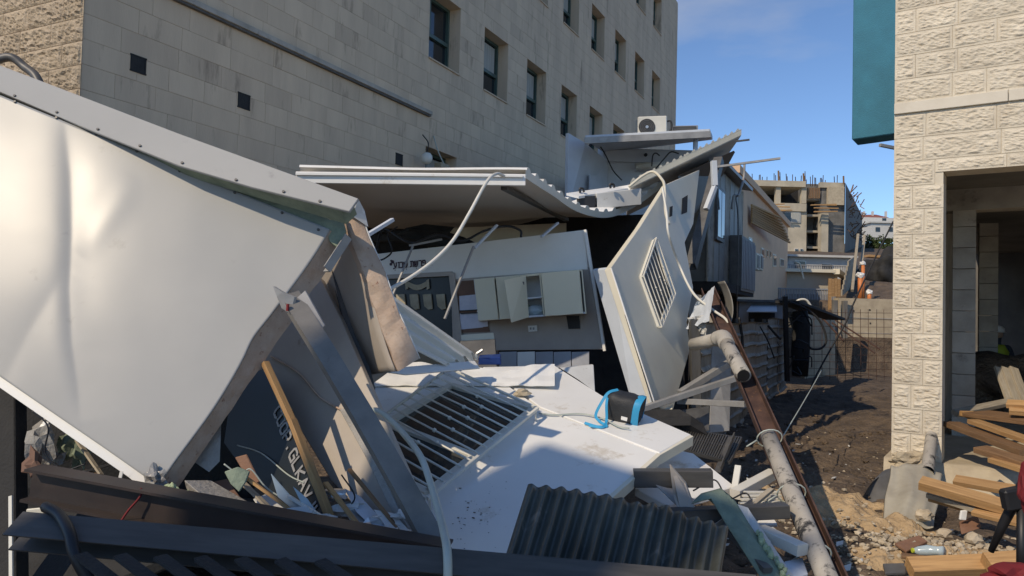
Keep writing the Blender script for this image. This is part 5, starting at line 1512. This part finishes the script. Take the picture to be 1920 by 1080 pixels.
B().blob(WF(1004, 583, .14), .10, 2, .2, (1, .5, .6), 6).build('glass_dish', m_bottle, label='pale glass dish inside the open wall cupboard', cat='dish')
# ceiling frame rods
beam('ceiling_frame', P(932, 422, 7.4), P(890, 465, 7.2), .03, .02, m_lav, 'short pale ceiling rail hanging above the room wall', 'ceiling rail')
beam('ceiling_rod', P(888, 462, 7.2), P(834, 598, 6.9), .022, .018, m_galv, 'long grey rod hanging in front of the pin board', 'rod')
beam('ceiling_rod', P(774, 462, 7.2), P(737, 552, 6.9), .018, .014, m_galv, 'thin grey rod hanging before the display board', 'rod')
beam('ceiling_rod', P(770, 460, 7.3), P(826, 449, 7.6), .05, .02, m_galv, 'flat grey ceiling strip above the wall lettering', 'ceiling strip')
beam('ceiling_frame', P(1046, 418, 7.9), P(1015, 444, 7.7), .03, .02, m_lav, 'short pale rail hanging at the right end of the room wall', 'ceiling rail')
beam('ceiling_frame', P(736, 412, 6.3), P(690, 440, 6.0), .035, .03, m_lav, 'pale rail end beneath the roof at the left of the room', 'ceiling rail')
slab('rear_panel', [P(828, 428, 9.6), P(1062, 418, 9.6), P(1062, 480, 9.6), P(828, 480, 9.6)], (0, .05, 0), m_cream, 'cream rear panel glimpsed above the room wall', 'wall panel')
slab('shade_backing', [P(640, 420, 10.4), P(1270, 400, 10.4), P(1270, 800, 10.4), P(640, 800, 10.4)], (0, .1, 0), m_dark, 'back wall coloured dark for the shade deep inside the wreck', 'wall')  # dark sheet added to stand in for interior shade
cable('room_cable', [P(705, 470, 7.2), P(720, 430, 7.5), P(770, 455, 7.3), P(820, 440, 7.5), P(865, 452, 7.6), P(910, 432, 7.7), P(950, 424, 7.8), P(975, 432, 7.8), P(977, 445, 7.8)], .013, m_black, 'black cable sagging under the collapsed roof')
cable('room_cable', [P(706, 490, 7.1), P(722, 484, 7.1), P(735, 470, 7.2), P(728, 440, 7.3), P(745, 425, 7.6)], .008, m_black, 'thin black wire loop left of the wall lettering')
B().blob(P(795, 444, 8.6), .3, 2, .6, (1.6, .6, .35), 9).build('torn_insulation', m_dark, label='dark torn insulation hanging behind the wall lettering', cat='insulation')
# lower clutter of the room
slab('cream_board', [P(864, 628, 7.6), P(925, 624, 7.6), P(928, 640, 7.6), P(866, 645, 7.6)], (0, .02, 0), m_cream, 'narrow cream board below the pin board', 'board')
slab('dark_cupboard', [P(862, 640, 7.5), P(928, 636, 7.5), P(932, 690, 7.4), P(866, 694, 7.4)], (0, .2, 0), m_galvd, 'dark low cabinet below the pin board', 'cabinet')
B().tube(bez([P(893, 675, 6.7), P(894, 664, 6.7), P(899, 660, 6.7), P(905, 656, 6.7)], 5), .016, 8).build('tap', m_silver, label='small chrome tap before the blue plastic tub', cat='tap')
slab('blue_tub', [P(897, 672, 6.7), P(938, 670, 6.8), P(940, 684, 6.8), P(897, 684, 6.7)], (0, .2, .02), m_bluep, 'dark blue plastic tub at the edge of the fallen wall', 'tub')
slab('white_slab_piece', [P(1050, 690, 6.4), P(1113, 684, 6.5), P(1116, 735, 6.3), P(1085, 712, 6.3)], (0, .08, 0), m_whited, 'grey white slab piece standing at the end of the fallen wall', 'slab')
# cream ribbed roof sheet diving into the room
def rs(u, v):
    a, b, c, d = P(738, 563, 5.5), P(897, 676, 5.9), P(845, 700, 5.3), P(725, 640, 4.9)
    p = a.lerp(b, u).lerp(d.lerp(c, u), v)
    k = (v * 3.5) % 1
    return p + V((-.035, -.07, .075)) * (smooth01(k, .05, .2) - smooth01(k, .45, .6))
B().grid(rs, 4, 90, thick=V((.004, .008, -.004))).build('ribbed_roof_sheet', m_creamw, label='cream ribbed roof sheet diving behind the foam edged panel', cat='metal sheet')
slab('white_scrap_sheet', [P(668, 658, 4.7), P(690, 668, 4.7), P(750, 688, 4.9), P(890, 676, 5.6), P(900, 690, 5.5), P(760, 702, 4.8), P(672, 690, 4.6)], (0, .02, -.01), m_white, 'torn white sheet under the ribbed roof sheet', 'metal sheet')

# ------------------------------------------------------------------ rusty channel with tied pipe
ch = thing('rusty_channel', P(1560, 1100, 3.9), 'rusty steel channel leaning from the fence down to the foreground', 'steel channel')
ca1, cb1 = P(1328, 545, 8.2), P(1584, 1140, 3.75)
upc = V((-.25, -.75, .6))
B().beam(ca1, cb1, .145, .085, upc, 'U', .010).build('channel', m_rust, ch, frame=bframe(ca1, cb1, upc))
dch = (cb1 - ca1).normalized()
pa1, pb1 = P(1441, 818, 5.25), P(1562, 1110, 3.75)
tp_ = thing('scuffed_pipe', pb1, 'scuffed grey pipe tied into the rusty channel with wire', 'pipe')
B().tube([pa1, pa1.lerp(pb1, .3), pa1.lerp(pb1, .7), pb1], .055, 18).build('pipe', m_pipe, tp_, smooth=True)
for i, (x, y, d) in enumerate(((1443, 822, 5.2), (1484, 925, 4.62), (1528, 1040, 4.08))):
    c = P(x, y, d)
    sd_ = dch.cross(upc).normalized(); u3 = sd_.cross(dch)
    ring = [c + sd_ * math.cos(k * math.pi / 8) * .085 + u3 * math.sin(k * math.pi / 8) * .068 for k in range(17)]
    B().tube(ring + [ring[0] + sd_ * .08 + V((0, -.03, -.03))], .0055, 6).build('wire_tie', m_hose, tp_, smooth=True)
bp2 = thing('broken_waste_pipe', P(1385, 700, 7.2), 'broken grey waste pipe with elbow on top of the rusty channel', 'pipe')
e0, e1, e2 = P(1300, 646, 7.25), P(1356, 633, 6.8), P(1394, 704, 6.02)
B().tube([e0, e0.lerp(e1, .85)], .06, 16).build('side_arm', m_conc, bp2, smooth=True)
B().tube(bez([e0.lerp(e1, .8), e1, e1.lerp(e2, .2)], 6), .072, 16).build('elbow', m_conc, bp2, smooth=True)
B().tube([e1.lerp(e2, .15), e1.lerp(e2, .55), e2], .062, 16).build('down_arm', m_pipe, bp2, smooth=True)
B().tube([e2, e2 + (e2 - e1).normalized() * .004], .05, 16).build('pipe_bore', m_black, bp2)

# ------------------------------------------------------------------ steel and slabs in the middle right
beam('steel_tube', P(1200, 768, 6.6), P(1392, 705, 6.9), .06, .05, m_galv, 'long galvanised tube from the fallen wall to the rusty channel', 'steel tube')
beam('steel_tube', P(1275, 738, 7.0), P(1368, 680, 7.3), .07, .06, m_galv, 'short galvanised tube slanting up behind the long tube', 'steel tube')
beam('steel_tube', P(1272, 752, 6.8), P(1398, 758, 6.4), .06, .05, m_galv, 'flat galvanised tube below the long tube', 'steel tube')
beam('grey_pillar', P(1305, 800, 7.6), P(1302, 600, 7.7), .1, .1, m_bluesteel, 'blue grey steel upright beside the crumpled sheet', 'steel post', up=(0, 1, 0))
slab('grey_door', [P(1335, 640, 8.2), P(1372, 640, 8.4), P(1368, 808, 7.6), P(1330, 812, 7.5)], (.01, .05, 0), m_galv, 'grey metal door leaf standing in the shade by the fence', 'door leaf')
slab('grey_door', [P(1275, 770, 7.3), P(1330, 762, 7.4), P(1330, 808, 7.2), P(1280, 812, 7.0)], (.01, .05, 0), m_galvd, 'dark metal plate leaning under the tubes', 'metal plate')
slab('white_offcut', [P(1240, 770, 6.7), P(1262, 760, 6.7), P(1258, 782, 6.6), P(1246, 783, 6.6)], (0, .03, 0), m_cream, 'small cream offcut hanging at the foot of the tilted wall', 'offcut')
B().blob(P(1230, 790, 6.6), .25, 2, .6, (1.5, .8, .5), 12).build('dark_rubble', m_dark, label='dark rubble heap at the foot of the tilted wall', cat='rubble')
slab('shade_infill', [P(1090, 640, 9.2), P(1280, 640, 9.2), P(1290, 830, 8.4), P(1090, 830, 8.0)], (0, .1, 0), m_dark, 'infill board coloured dark for the shade behind the foot of the tilted wall', 'board')  # dark backing sheet, its colour takes the place of shade
# grate
gt = thing('steel_grating', P(1345, 850, 6.0), 'dark steel grating lying beside the fallen white wall', 'grating')
g0, g1, g2, g3_ = P(1283, 808, 6.5), P(1390, 822, 6.6), P(1368, 868, 5.8), P(1268, 842, 5.8)
for i in range(24):
    t = i / 23
    beam('grating_bar', g0.lerp(g1, t), g3_.lerp(g2, t), .012, .03, m_bluesteel, parent=gt)
for t in (0, .45, 1): beam('cross_bar', g0.lerp(g3_, t), g1.lerp(g2, t), .02, .025, m_bluesteel, parent=gt)
beam('grating_edge', P(1372, 815, 6.3), P(1345, 880, 5.6), .05, .05, m_galvd, 'dark steel angle along the grating edge', 'steel angle', prof='L')
slab('white_panel_piece', PL([(1255, 840), (1300, 850), (1338, 880), (1378, 912), (1250, 948), (1190, 915)], P(1290, 890, 5.0), V((.1, -.35, .93)).normalized()), (0, 0, -.05), m_white, 'triangular white panel piece beside the fallen wall', 'panel piece')
beam('dark_box_beam', P(1188, 896, 4.55), P(1335, 896, 4.5), .09, .10, m_bluesteel, 'short blue grey box beam sticking out right of the fallen wall', 'steel beam')
beam('dark_box_beam', P(1235, 968, 4.3), P(1476, 957, 4.3), .09, .075, m_bluesteel, 'long blue grey box beam above the corrugated sheet', 'steel beam')
slab('torn_plate', [P(1255, 870, 4.4), P(1285, 905, 4.4), P(1305, 960, 4.3), P(1275, 968, 4.3), P(1262, 930, 4.4)], (.01, .02, 0), m_beigein, 'torn beige plate between the two box beams', 'torn plate')
beam('white_batten', P(1378, 927, 4.8), P(1450, 888, 5.1), .075, .06, m_creamw, 'pale batten resting against the rusty channel, upper one', 'batten')
beam('white_batten', P(1376, 925, 4.85), P(1384, 875, 5.0), .04, .03, m_creamw, 'short pale batten end by the white panel piece', 'batten')
beam('white_batten', P(1425, 995, 4.25), P(1505, 1032, 4.0), .085, .06, m_creamw, 'pale batten beneath the rusty channel near the bottom', 'batten')
vl = thing('louvre_frame', P(1430, 940, 4.8), 'pale slatted louvre lying under the rusty channel', 'louvre')
for i in range(5):
    beam('slat', P(1396 - i * 3, 923 + i * 7, 4.75 - i * .04), P(1464, 923 + i * 6, 4.8 - i * .04), .03, .012, m_creamw, parent=vl)
beam('brace', P(1410, 948, 4.5), P(1446, 918, 4.7), .035, .02, m_woodg, parent=vl)
# green grey bent strip in the lower right
gs = thing('bent_green_strip', P(1450, 1050, 3.9), 'bent green grey metal strip with yellow foam by the corrugated sheet', 'metal strip')
gp = [P(1318, 945, 4.2), P(1355, 935, 4.2), P(1385, 985, 4.1), P(1425, 1045, 3.9), P(1475, 1120, 3.7)]
B().grid(lambda u, v: along(gp, v) + V((.13 * (u - .5), .04 * math.sin(u * 3), .05 * (1 - abs(u - .5) * 2))), 6, 24, thick=V((0, .004, -.004))).build('strip', m_membrane, gs, smooth=True)
fo = B()
for i in range(16): 
    p = along(gp, .55 + .4 * i / 16) + V((.07 + random.uniform(-.015, .015), -.02, .0))
    fo.blob(p, random.uniform(.012, .028), 1, .4, (.8, .8, 1.3), i)
fo.build('foam_line', m_greenfoam, gs, smooth=True)
slab('pale_lining', [p + V((.06, .0, -.02)) for p in gp[1:]] + [p + V((.15, .02, -.05)) for p in reversed(gp[1:])], (0, .02, -.01), m_whited, parent=gs)
beam('thin_steel', P(1370, 1000, 4.2), P(1440, 1070, 3.8), .05, .03, m_galvd, 'dark steel strip beside the bent green strip', 'steel strip')
slab('blue_sheet', [P(1470, 1052, 4.0), P(1505, 1045, 4.1), P(1515, 1075, 3.9), P(1480, 1085, 3.85)], (0, 0, -.02), m_lav, 'small pale blue sheet on the soil by the channel foot', 'sheet')
slab('white_scrap', [P(1390, 975, 4.5), P(1452, 973, 4.5), P(1458, 982, 4.45), P(1400, 985, 4.4)], (0, 0, -.02), m_white, 'thin white scrap behind the bent green strip', 'scrap')

# ------------------------------------------------------------------ soil, stones and timber at the right
mound('sandy_soil_patch', 2.75, 6.55, .62, 1.5, .13, m_sand, 'dry sandy soil mound lit by the sun right of the channel', 'soil mound', n=70, rot=.35)
mound('sandy_rubble_patch', 3.0, 5.15, .75, .55, .10, m_sand, 'sandy rubble mound before the limestone pillar', 'soil mound', n=60)
rnd = random.Random(3)
def ground_at(x, y): return terrain(x, y)
rk = B()
for i in range(1500):
    if i < 800: x, y = rnd.gauss(3.0, .38), rnd.gauss(5.2, .33)
    elif i < 1250: x, y = rnd.gauss(2.7, .35), rnd.gauss(6.4, .8)
    else: x, y = rnd.uniform(1.2, 5), rnd.uniform(4.2, 12)
    r = rnd.choice((.005, .007, .009, .012, .016, .022)) * (1 if i < 1250 else .9)
    dz = .10 * math.exp(-((x - 3) / .5) ** 2 - ((y - 5.15) / .4) ** 2) + .1 * math.exp(-((x - 2.75) / .4) ** 2 - ((y - 6.5) / .9) ** 2)
    rk.blob((x, y, terrain(x, y) + dz * .9), r, 1, .45, (1.2, 1, .75), i)
rk.build('rubble', m_rock, label='loose pale rubble scattered over the soil', kind='stuff')
for i, (x, y, d, r, lb_) in enumerate(((1462 + 270, 965, 5.9, .075, 'pale angular stone before the tarpaulin'), (1640, 985, 5.9, .05, 'pale stone in the soil left of the tarpaulin'), (1770, 1000, 5.5, .06, 'pale stone left of the brown block'), (1825, 1010, 5.3, .07, 'pale stone under the tripod leg'), (1735, 1020, 5.3, .05, 'pale stone above the plastic bottle'), (1490, 965, 5.5, .07, 'pale stone against the rusty channel'))):
    B().blob(P(x, y, d), r * .75, 2, .3, (1.2, 1, .8), i + 40).build('stone', m_rock, label=lb_, cat='stone')
# concrete lump under tarpaulin
def tpf(u, v):
    x, y = bil(u, v, (1672, 872), (1768, 890), (1750, 990), (1652, 1000))
    d = 6.75 - v * .8 - u * .1
    p = P(x, y, d)
    return p + V((0, -.06 * math.sin(u * math.pi) * math.sin(v * math.pi) + .03 * noise.noise(V((u * 3, v * 3, 2))), .05 * noise.noise(V((u * 4, v * 2, 7))) + .05 * math.sin(u * 3.1)))
B().grid(tpf, 26, 26, thick=V((0, .02, -.01))).build('tarpaulin', m_tarp, smooth=True, label='dusty beige tarpaulin draped below the limestone pillar', cat='tarpaulin')
def gsf(u, v):
    x, y = bil(u, v, (1650, 895), (1698, 866), (1658, 980), (1612, 935))
    return P(x, y, 7.0 - .3 * v) + V((0, .08 * math.sin(u * 5), .03 * math.sin(v * 4)))
B().grid(gsf, 16, 12, thick=V((.003, .006, 0))).build('bent_grey_sheet', m_galvd, smooth=True, label='bent grey sheet metal left of the tarpaulin', cat='metal sheet')
# plank piles
def plank(a, b, w, h, m_, lab, up=(0, 0, 1)): return beam('plank', a, b, w, h, m_, lab, 'plank', up=up, group='loose planks')
def lean_up(a, b): return V((0, -.5, .86))
lu = V((0, -.5, .86))
plank(P(1726, 905, 5.6), P(1900, 955, 5.2), .10, .07, m_wood, 'thick pine plank with split end before the bay, largest of the bundle', lu)
plank(P(1790, 900, 5.75), P(1935, 925, 5.4), .10, .04, m_wood, 'pine plank lying on top of the bundle before the bay', lu)
plank(P(1742, 925, 5.65), P(1935, 985, 5.1), .09, .035, m_woodg, 'pale plank below the thick pine plank', lu)
plank(P(1745, 932, 5.7), P(1850, 962, 5.4), .09, .03, m_wood, 'short pine plank at the underside of the bundle', lu)
plank(P(1826, 958, 5.35), P(1940, 985, 5.05), .09, .03, m_wood, 'lowest pine plank of the bundle at the right', lu)
plank(P(1705, 1066, 4.75), P(1905, 1058, 4.7), .12, .09, m_wood, 'broad orange pine beam at the bottom right corner', lu)
plank(P(1850, 1058, 4.62), P(1960, 1050, 4.6), .12, .08, m_wood, 'second orange pine beam at the right bottom edge', lu)
plank(P(1784, 795, 7.3), P(1930, 850, 6.2), .16, .05, m_woodd, 'long brown plank across the bay threshold', lu)
plank(P(1825, 790, 7.1), P(1940, 830, 6.3), .12, .04, m_wood, 'pine plank on top of the long brown plank', lu)
plank(P(1830, 775, 7.4), P(1960, 792, 6.6), .3, .04, m_woodd, 'wide brown board resting on the threshold pile', lu)
plank(P(1812, 775, 7.5), P(1835, 783, 7.3), .14, .05, m_wood, 'short pine block at the left of the threshold pile', lu)
plank(P(1888, 757, 6.9), P(1960, 760, 6.7), .1, .04, m_wood, 'upper pine plank at the far right of the threshold pile', lu)
plank(P(1892, 768, 6.85), P(1960, 774, 6.7), .1, .05, m_wood, 'second pine plank at the far right of the threshold pile', lu)
plank(P(1838, 842, 6.5), P(1935, 872, 6.0), .14, .05, m_woodd, 'dark plank in shade under the threshold pile', lu)
plank(P(1862, 862, 6.3), P(1935, 885, 5.9), .10, .04, m_wood, 'lit plank end on the concrete below the threshold pile', lu)
plank(P(1790, 775, 7.7), P(1900, 752, 8.2), .08, .05, m_woodg, 'grey plank leaning into the dark bay', lu)
for i, (x0, x1) in enumerate(((1872, 1895), (1884, 1908), (1900, 1924))):
    plank(P(x1, 755, 8.2), P(x0, 690, 8.6), .10, .03, m_woodg, ('left', 'middle', 'right')[i] + ' grey board leaning upright inside the bay', (0, -1, .1))
slab('brown_tile', [P(1678, 1018, 5.2), P(1722, 1003, 5.3), P(1740, 1015, 5.2), P(1700, 1033, 5.0)], (0, .01, -.02), m_tilered, 'flat brown tile lying before the plastic bottle', 'tile')
slab('brown_block', [P(1800, 985, 5.4), P(1835, 972, 5.5), P(1840, 990, 5.4), P(1803, 1003, 5.3)], (.05, .1, 0), m_tilered, 'brown block in the rubble right of the tile', 'block')
slab('white_tag', [P(1803, 958, 5.4), P(1815, 957, 5.4), P(1812, 976, 5.4), P(1800, 975, 5.4)], (0, .02, 0), m_white, 'small white plastic tag hanging under the plank bundle', 'tag')
bt = thing('plastic_bottle', P(1740, 1035, 5.0), 'crushed clear plastic bottle lying on the rubble', 'bottle')
B().tube([P(1712, 1032, 5.0), P(1722, 1033, 5.0), P(1740, 1032, 4.98), P(1758, 1033, 4.95), P(1770, 1034, 4.92)], [.012, .03, .036, .03, .034], 12).build('body', m_bottle, bt, smooth=True)
B().tube([P(1710, 1032, 5.0), P(1713, 1032, 5.0)], .016, 10).build('cap', m_hivis, bt)
slab('dark_tray', [P(1655, 1056, 4.85), P(1700, 1055, 4.85), P(1698, 1072, 4.75), P(1660, 1074, 4.75)], (0, 0, -.02), m_galvd, 'dark flat tray on the soil at the bottom', 'tray')
slab('brown_strip', [P(1690, 1035, 5.0), P(1740, 1042, 4.95), P(1738, 1050, 4.9), P(1690, 1042, 4.95)], (0, 0, -.02), m_woodd, 'dark wooden strip beneath the plastic bottle', 'strip')
# tripod with red bag at the right edge
tr = thing('tripod', P(1895, 1100, 3.6), 'black tripod leg with clamp at the right border', 'tripod')
B().tube([P(1858, 1034, 3.75), P(1880, 985, 3.7), P(1905, 935, 3.65), P(1930, 885, 3.6)], [.014, .022, .026, .026], 10).build('leg', m_black, tr, smooth=True)
B().box(P(1898, 935, 3.63), (.09, 0, .02), (0, .06, 0), (-.02, 0, .1)).build('clamp', m_black, tr, bevel=.01)
B().tube([P(1915, 1110, 3.6), P(1916, 950, 3.62)], .022, 10).build('upright', m_black, tr, smooth=True)
B().blob(P(1926, 915, 3.5), .075, 3, .3, (.5, .5, 1.5), 5).build('red_cloth', m_red, label='red cloth hanging over the tripod at the right border', cat='cloth')
B().blob(P(1898, 1082, 3.4), .09, 3, .3, (1.3, .8, .6), 6).build('red_bag', m_red, label='red bag at the bottom right corner', cat='bag')

# worker inside the bay, behind a heap of soil
D = 12.6
hx = P(1869, 640, D)
fz = .0
def wv(dx, dz, dy=0): return V((hx.x + dx, D + dy, fz + dz))
top = P(1869, 617, D).z
k_ = (top - fz) / 1.72
verts = []; edges = []; rad = []
def vtx(p, r): verts.append(p); rad.append(r); return len(verts) - 1
pel = vtx(wv(0, .95 * k_), .13 * k_); che = vtx(wv(.01, 1.25 * k_), .15 * k_); nek = vtx(wv(.01, 1.46 * k_), .055 * k_); hed = vtx(wv(-.01, 1.56 * k_, -.02), .085 * k_); hd2 = vtx(wv(-.01, 1.66 * k_, -.02), .075 * k_)
edges += [(pel, che), (che, nek), (nek, hed), (hed, hd2)]
for s in (-1, 1):
    kn = vtx(wv(s * .1, .5 * k_, -.03), .075 * k_); an = vtx(wv(s * .11, .08 * k_), .05 * k_); ft = vtx(wv(s * .12, .04 * k_, -.16), .04 * k_); hip = vtx(wv(s * .09, .86 * k_), .095 * k_)
    edges += [(pel, hip), (hip, kn), (kn, an), (an, ft)]
    sh_ = vtx(wv(s * .19, 1.40 * k_), .065 * k_); el = vtx(wv(s * .26, 1.12 * k_, -.03), .05 * k_); hn = vtx(wv(s * .2, .90 * k_, -.2), .04 * k_)
    edges += [(che, sh_), (sh_, el), (el, hn)]
me = bpy.data.meshes.new('body'); me.from_pydata([v - wv(0, 0) for v in verts], edges, [])
wk = bpy.data.objects.new('body', me); col.objects.link(wk)
sk = wk.modifiers.new('skin', 'SKIN'); 
for i, r in enumerate(rad): me.skin_vertices[0].data[i].radius = (r, r)
me.skin_vertices[0].data[0].use_root = True
wk.modifiers.new('sub', 'SUBSURF').levels = 2
me.materials.append(m_cloth)
wt = thing('person', wv(0, 0), 'worker in white helmet and yellow vest inside the dark bay', 'person')
wk.parent = wt
PM['body'] = Matrix.Translation(wv(0, 0))
B().tube([wv(.0, .92 * k_), wv(.0, 1.1 * k_), wv(.01, 1.3 * k_), wv(.01, 1.43 * k_)], [.165 * k_, .175 * k_, .19 * k_, .11 * k_], 12).build('vest', m_hivis, wt, smooth=True)
B().blob(wv(-.01, 1.63 * k_, -.03), .098 * k_, 2, 0).build('head', m_skin, wt, smooth=True)
B().tube([wv(-.01, 1.66 * k_, -.03), wv(-.01, 1.665 * k_, -.03), wv(-.01, 1.73 * k_, -.03), wv(-.01, 1.775 * k_, -.03), wv(-.01, 1.79 * k_, -.03)], [.15 * k_, .125 * k_, .12 * k_, .075 * k_, .01], 14).build('helmet', m_white, wt, smooth=True)
hpm = B()
hc = P(1890, 690, 11.2)
hpm.blob(V((hc.x + .3, hc.y, .55)), .9, 4, .3, (1.35, .8, .72), 15).build('bay_soil_heap', m_soil, label='brown soil heap inside the dark bay before the worker', cat='soil heap')

# ------------------------------------------------------------------ unseen tower added behind the viewpoint, shaped to shade the near wreckage
sc = thing('shade_tower', V((-9.5, -3.2, 0)), 'unseen narrow tower added behind the viewpoint to shade the near wreckage', 'tower')
def ab(a, b, z): return V(((a + b) / 2, (a - b) / 2, z))
a0, a1, b0_, b1_ = -15.5, -11.0, -5.15, -2.9
B().prism([ab(a0, b0_, 0), ab(a1, b0_, 0), ab(a1, b1_, 0), ab(a0, b1_, 0)], (0, 0, 10.1)).build('wall', m_beige, sc)
B().prism([ab(a0 - .1, b0_ - .02, 10.102), ab(a1 + .03, b0_ - .02, 10.102), ab(a1 + .03, b1_ + .1, 10.102), ab(a0 - .1, b1_ + .1, 10.102)], (0, 0, .25)).build('parapet', m_cream, sc)

# ------------------------------------------------------------------ loose litter: soil clods in the trench and splinters on the wreck
cl_ = B(); rnd = random.Random(21)
for i in range(900):
    x, y = rnd.uniform(1.2, 5.4), 4.6 + 9 * rnd.random() ** 1.4
    cl_.blob((x, y, terrain(x, y) + .004), rnd.choice((.012, .018, .025, .035, .05)), 1, .5, (1.2, 1, .7), i)
cl_.build('soil_clods', m_soil, label='soil clods strewn over the trench floor', kind='stuff')
lt_ = B()
def flake(p, s, n, an):
    a = V((math.cos(an), math.sin(an), .25 * math.sin(an * 3))); b = n.cross(a).normalized(); a = b.cross(n)
    lt_.prism([p - a * s, p + b * s * .45, p + a * s * .9, p - b * s * .35], n * .006)
for i in range(150):
    k = i % 3
    if k == 0:
        x, y = rnd.uniform(1.0, 2.4), rnd.uniform(4.0, 6.2); p = V((x, y, terrain(x, y) + .03))
    elif k == 1:
        x, y = rnd.uniform(2.6, 4.4), rnd.uniform(4.8, 12); p = V((x, y, terrain(x, y) + .025))
    else:
        p = P(rnd.uniform(470, 790), rnd.uniform(955, 1015), rnd.uniform(3.5, 3.75))
    n = V((rnd.uniform(-.5, .5), rnd.uniform(-.8, 0), 1)).normalized()
    flake(p, rnd.choice((.015, .025, .04, .06)) * (.6 if k == 1 else 1), n, rnd.uniform(0, 6.28))
lt_.build('splinters', m_whited, label='pale splinters and flakes strewn among the wreckage', kind='stuff')

# ------------------------------------------------------------------ torn boards and sheets filling the hollow under the big panel
def scrap(name, q, m_, label, cat, th=(0, .012, -.006)):
    return slab(name, [P(*c) for c in q], th, m_, label, cat, bevel=.002)
scrap('torn_card', [(392, 905, 3.95), (425, 898, 4.0), (452, 935, 3.85), (430, 950, 3.8), (405, 930, 3.85)], m_brownb, 'torn brown cardboard left of the green membrane scrap', 'cardboard')
scrap('torn_sheet', [(520, 955, 3.6), (575, 948, 3.62), (612, 985, 3.58), (560, 992, 3.52)], m_whited, 'torn off white sheet at the foot of the lettered board', 'sheet')
scrap('torn_sheet', [(645, 915, 3.85), (675, 930, 3.85), (742, 1002, 3.6), (722, 1010, 3.55), (668, 960, 3.7)], m_lav, 'narrow pale sheet lying along the slumped inner wall panel', 'sheet')
scrap('torn_sheet', [(700, 955, 3.7), (738, 962, 3.7), (790, 1020, 3.5), (768, 1028, 3.46), (725, 990, 3.6)], m_whited, 'torn off white sheet wedged against the channel post foot', 'sheet')
scrap('broken_board', [(300, 945, 3.42), (350, 935, 3.5), (455, 985, 3.4), (440, 998, 3.36), (330, 965, 3.38)], m_beigein, 'broken beige board lying over the brown beam', 'board')
scrap('broken_board', [(60, 800, 4.15), (84, 782, 4.2), (96, 850, 4.05), (88, 900, 3.95), (66, 880, 4.0)], m_foamg, 'broken grey board upright in the dark hollow', 'board')
scrap('broken_board', [(160, 880, 4.05), (240, 905, 3.95), (232, 918, 3.9), (155, 898, 3.98)], m_woodd, 'dark wooden board in the hollow above the brown beam', 'board')
for i, (a, b, w, m_, lb) in enumerate((((455, 905, 3.75), (555, 1000, 3.55), .03, m_woodg, 'grey splintered lath left of the thin yellow stick'), ((610, 905, 3.8), (690, 1008, 3.55), .028, m_wood, 'short yellow lath right of the long batten'), ((655, 880, 3.95), (762, 1010, 3.55), .022, m_woodd, 'dark thin lath along the slumped inner wall panel edge'), ((540, 930, 3.68), (655, 1000, 3.52), .02, m_creamw, 'thin white lath crossing the batten foot'), ((100, 900, 3.9), (210, 870, 4.1), .03, m_galvd, 'dark steel strip in the hollow at left'), ((120, 790, 4.3), (190, 890, 4.0), .025, m_woodg, 'grey lath leaning in the hollow at left'))):
    beam('splintered_lath', P(*a), P(*b), w, .012, m_, lb, 'lath', twist=.4, n=3)
for i, pts in enumerate((((420, 870), (450, 890), (470, 880), (500, 915), (540, 940)), ((60, 770), (90, 800), (85, 850), (120, 880), (160, 870)), ((640, 890), (665, 930), (655, 960), (700, 985)))):
    cable('loose_wire', [P(x, y, 3.75) for x, y in pts], .004, m_black if i else m_hose, ('thin pale wire over scraps beneath the big panel', 'thin black wire tangled in the hollow at left', 'thin black wire along the slumped inner wall panel')[i], 'wire')
# extra scraps right of the fallen wall
scrap('bent_tin', [(1225, 905, 4.5), (1262, 900, 4.55), (1300, 935, 4.45), (1270, 948, 4.4)], m_galv, 'bent tin flap under the short box beam', 'tin flap')
scrap('bent_tin', [(1400, 895, 5.0), (1425, 905, 5.0), (1432, 935, 4.9), (1410, 930, 4.9)], m_whited, 'pale tin flap behind the louvre', 'tin flap')
beam('white_angle', P(1440, 1010, 4.1), P(1385, 955, 4.4), .04, .04, m_creamw, 'white steel angle between louvre and bent green strip', 'steel angle', prof='L', t=.005)
beam('grey_angle', P(1330, 1000, 4.1), P(1415, 940, 4.5), .035, .035, m_galv, 'grey steel angle crossing behind the bent green strip', 'steel angle', prof='L', t=.005)
cable('tangled_wire', [P(1300, 920, 4.6), P(1340, 900, 4.7), P(1365, 935, 4.6), P(1400, 925, 4.6), P(1420, 960, 4.5), P(1460, 945, 4.5)], .005, m_black, 'thin black wire tangled over the box beams', 'wire')
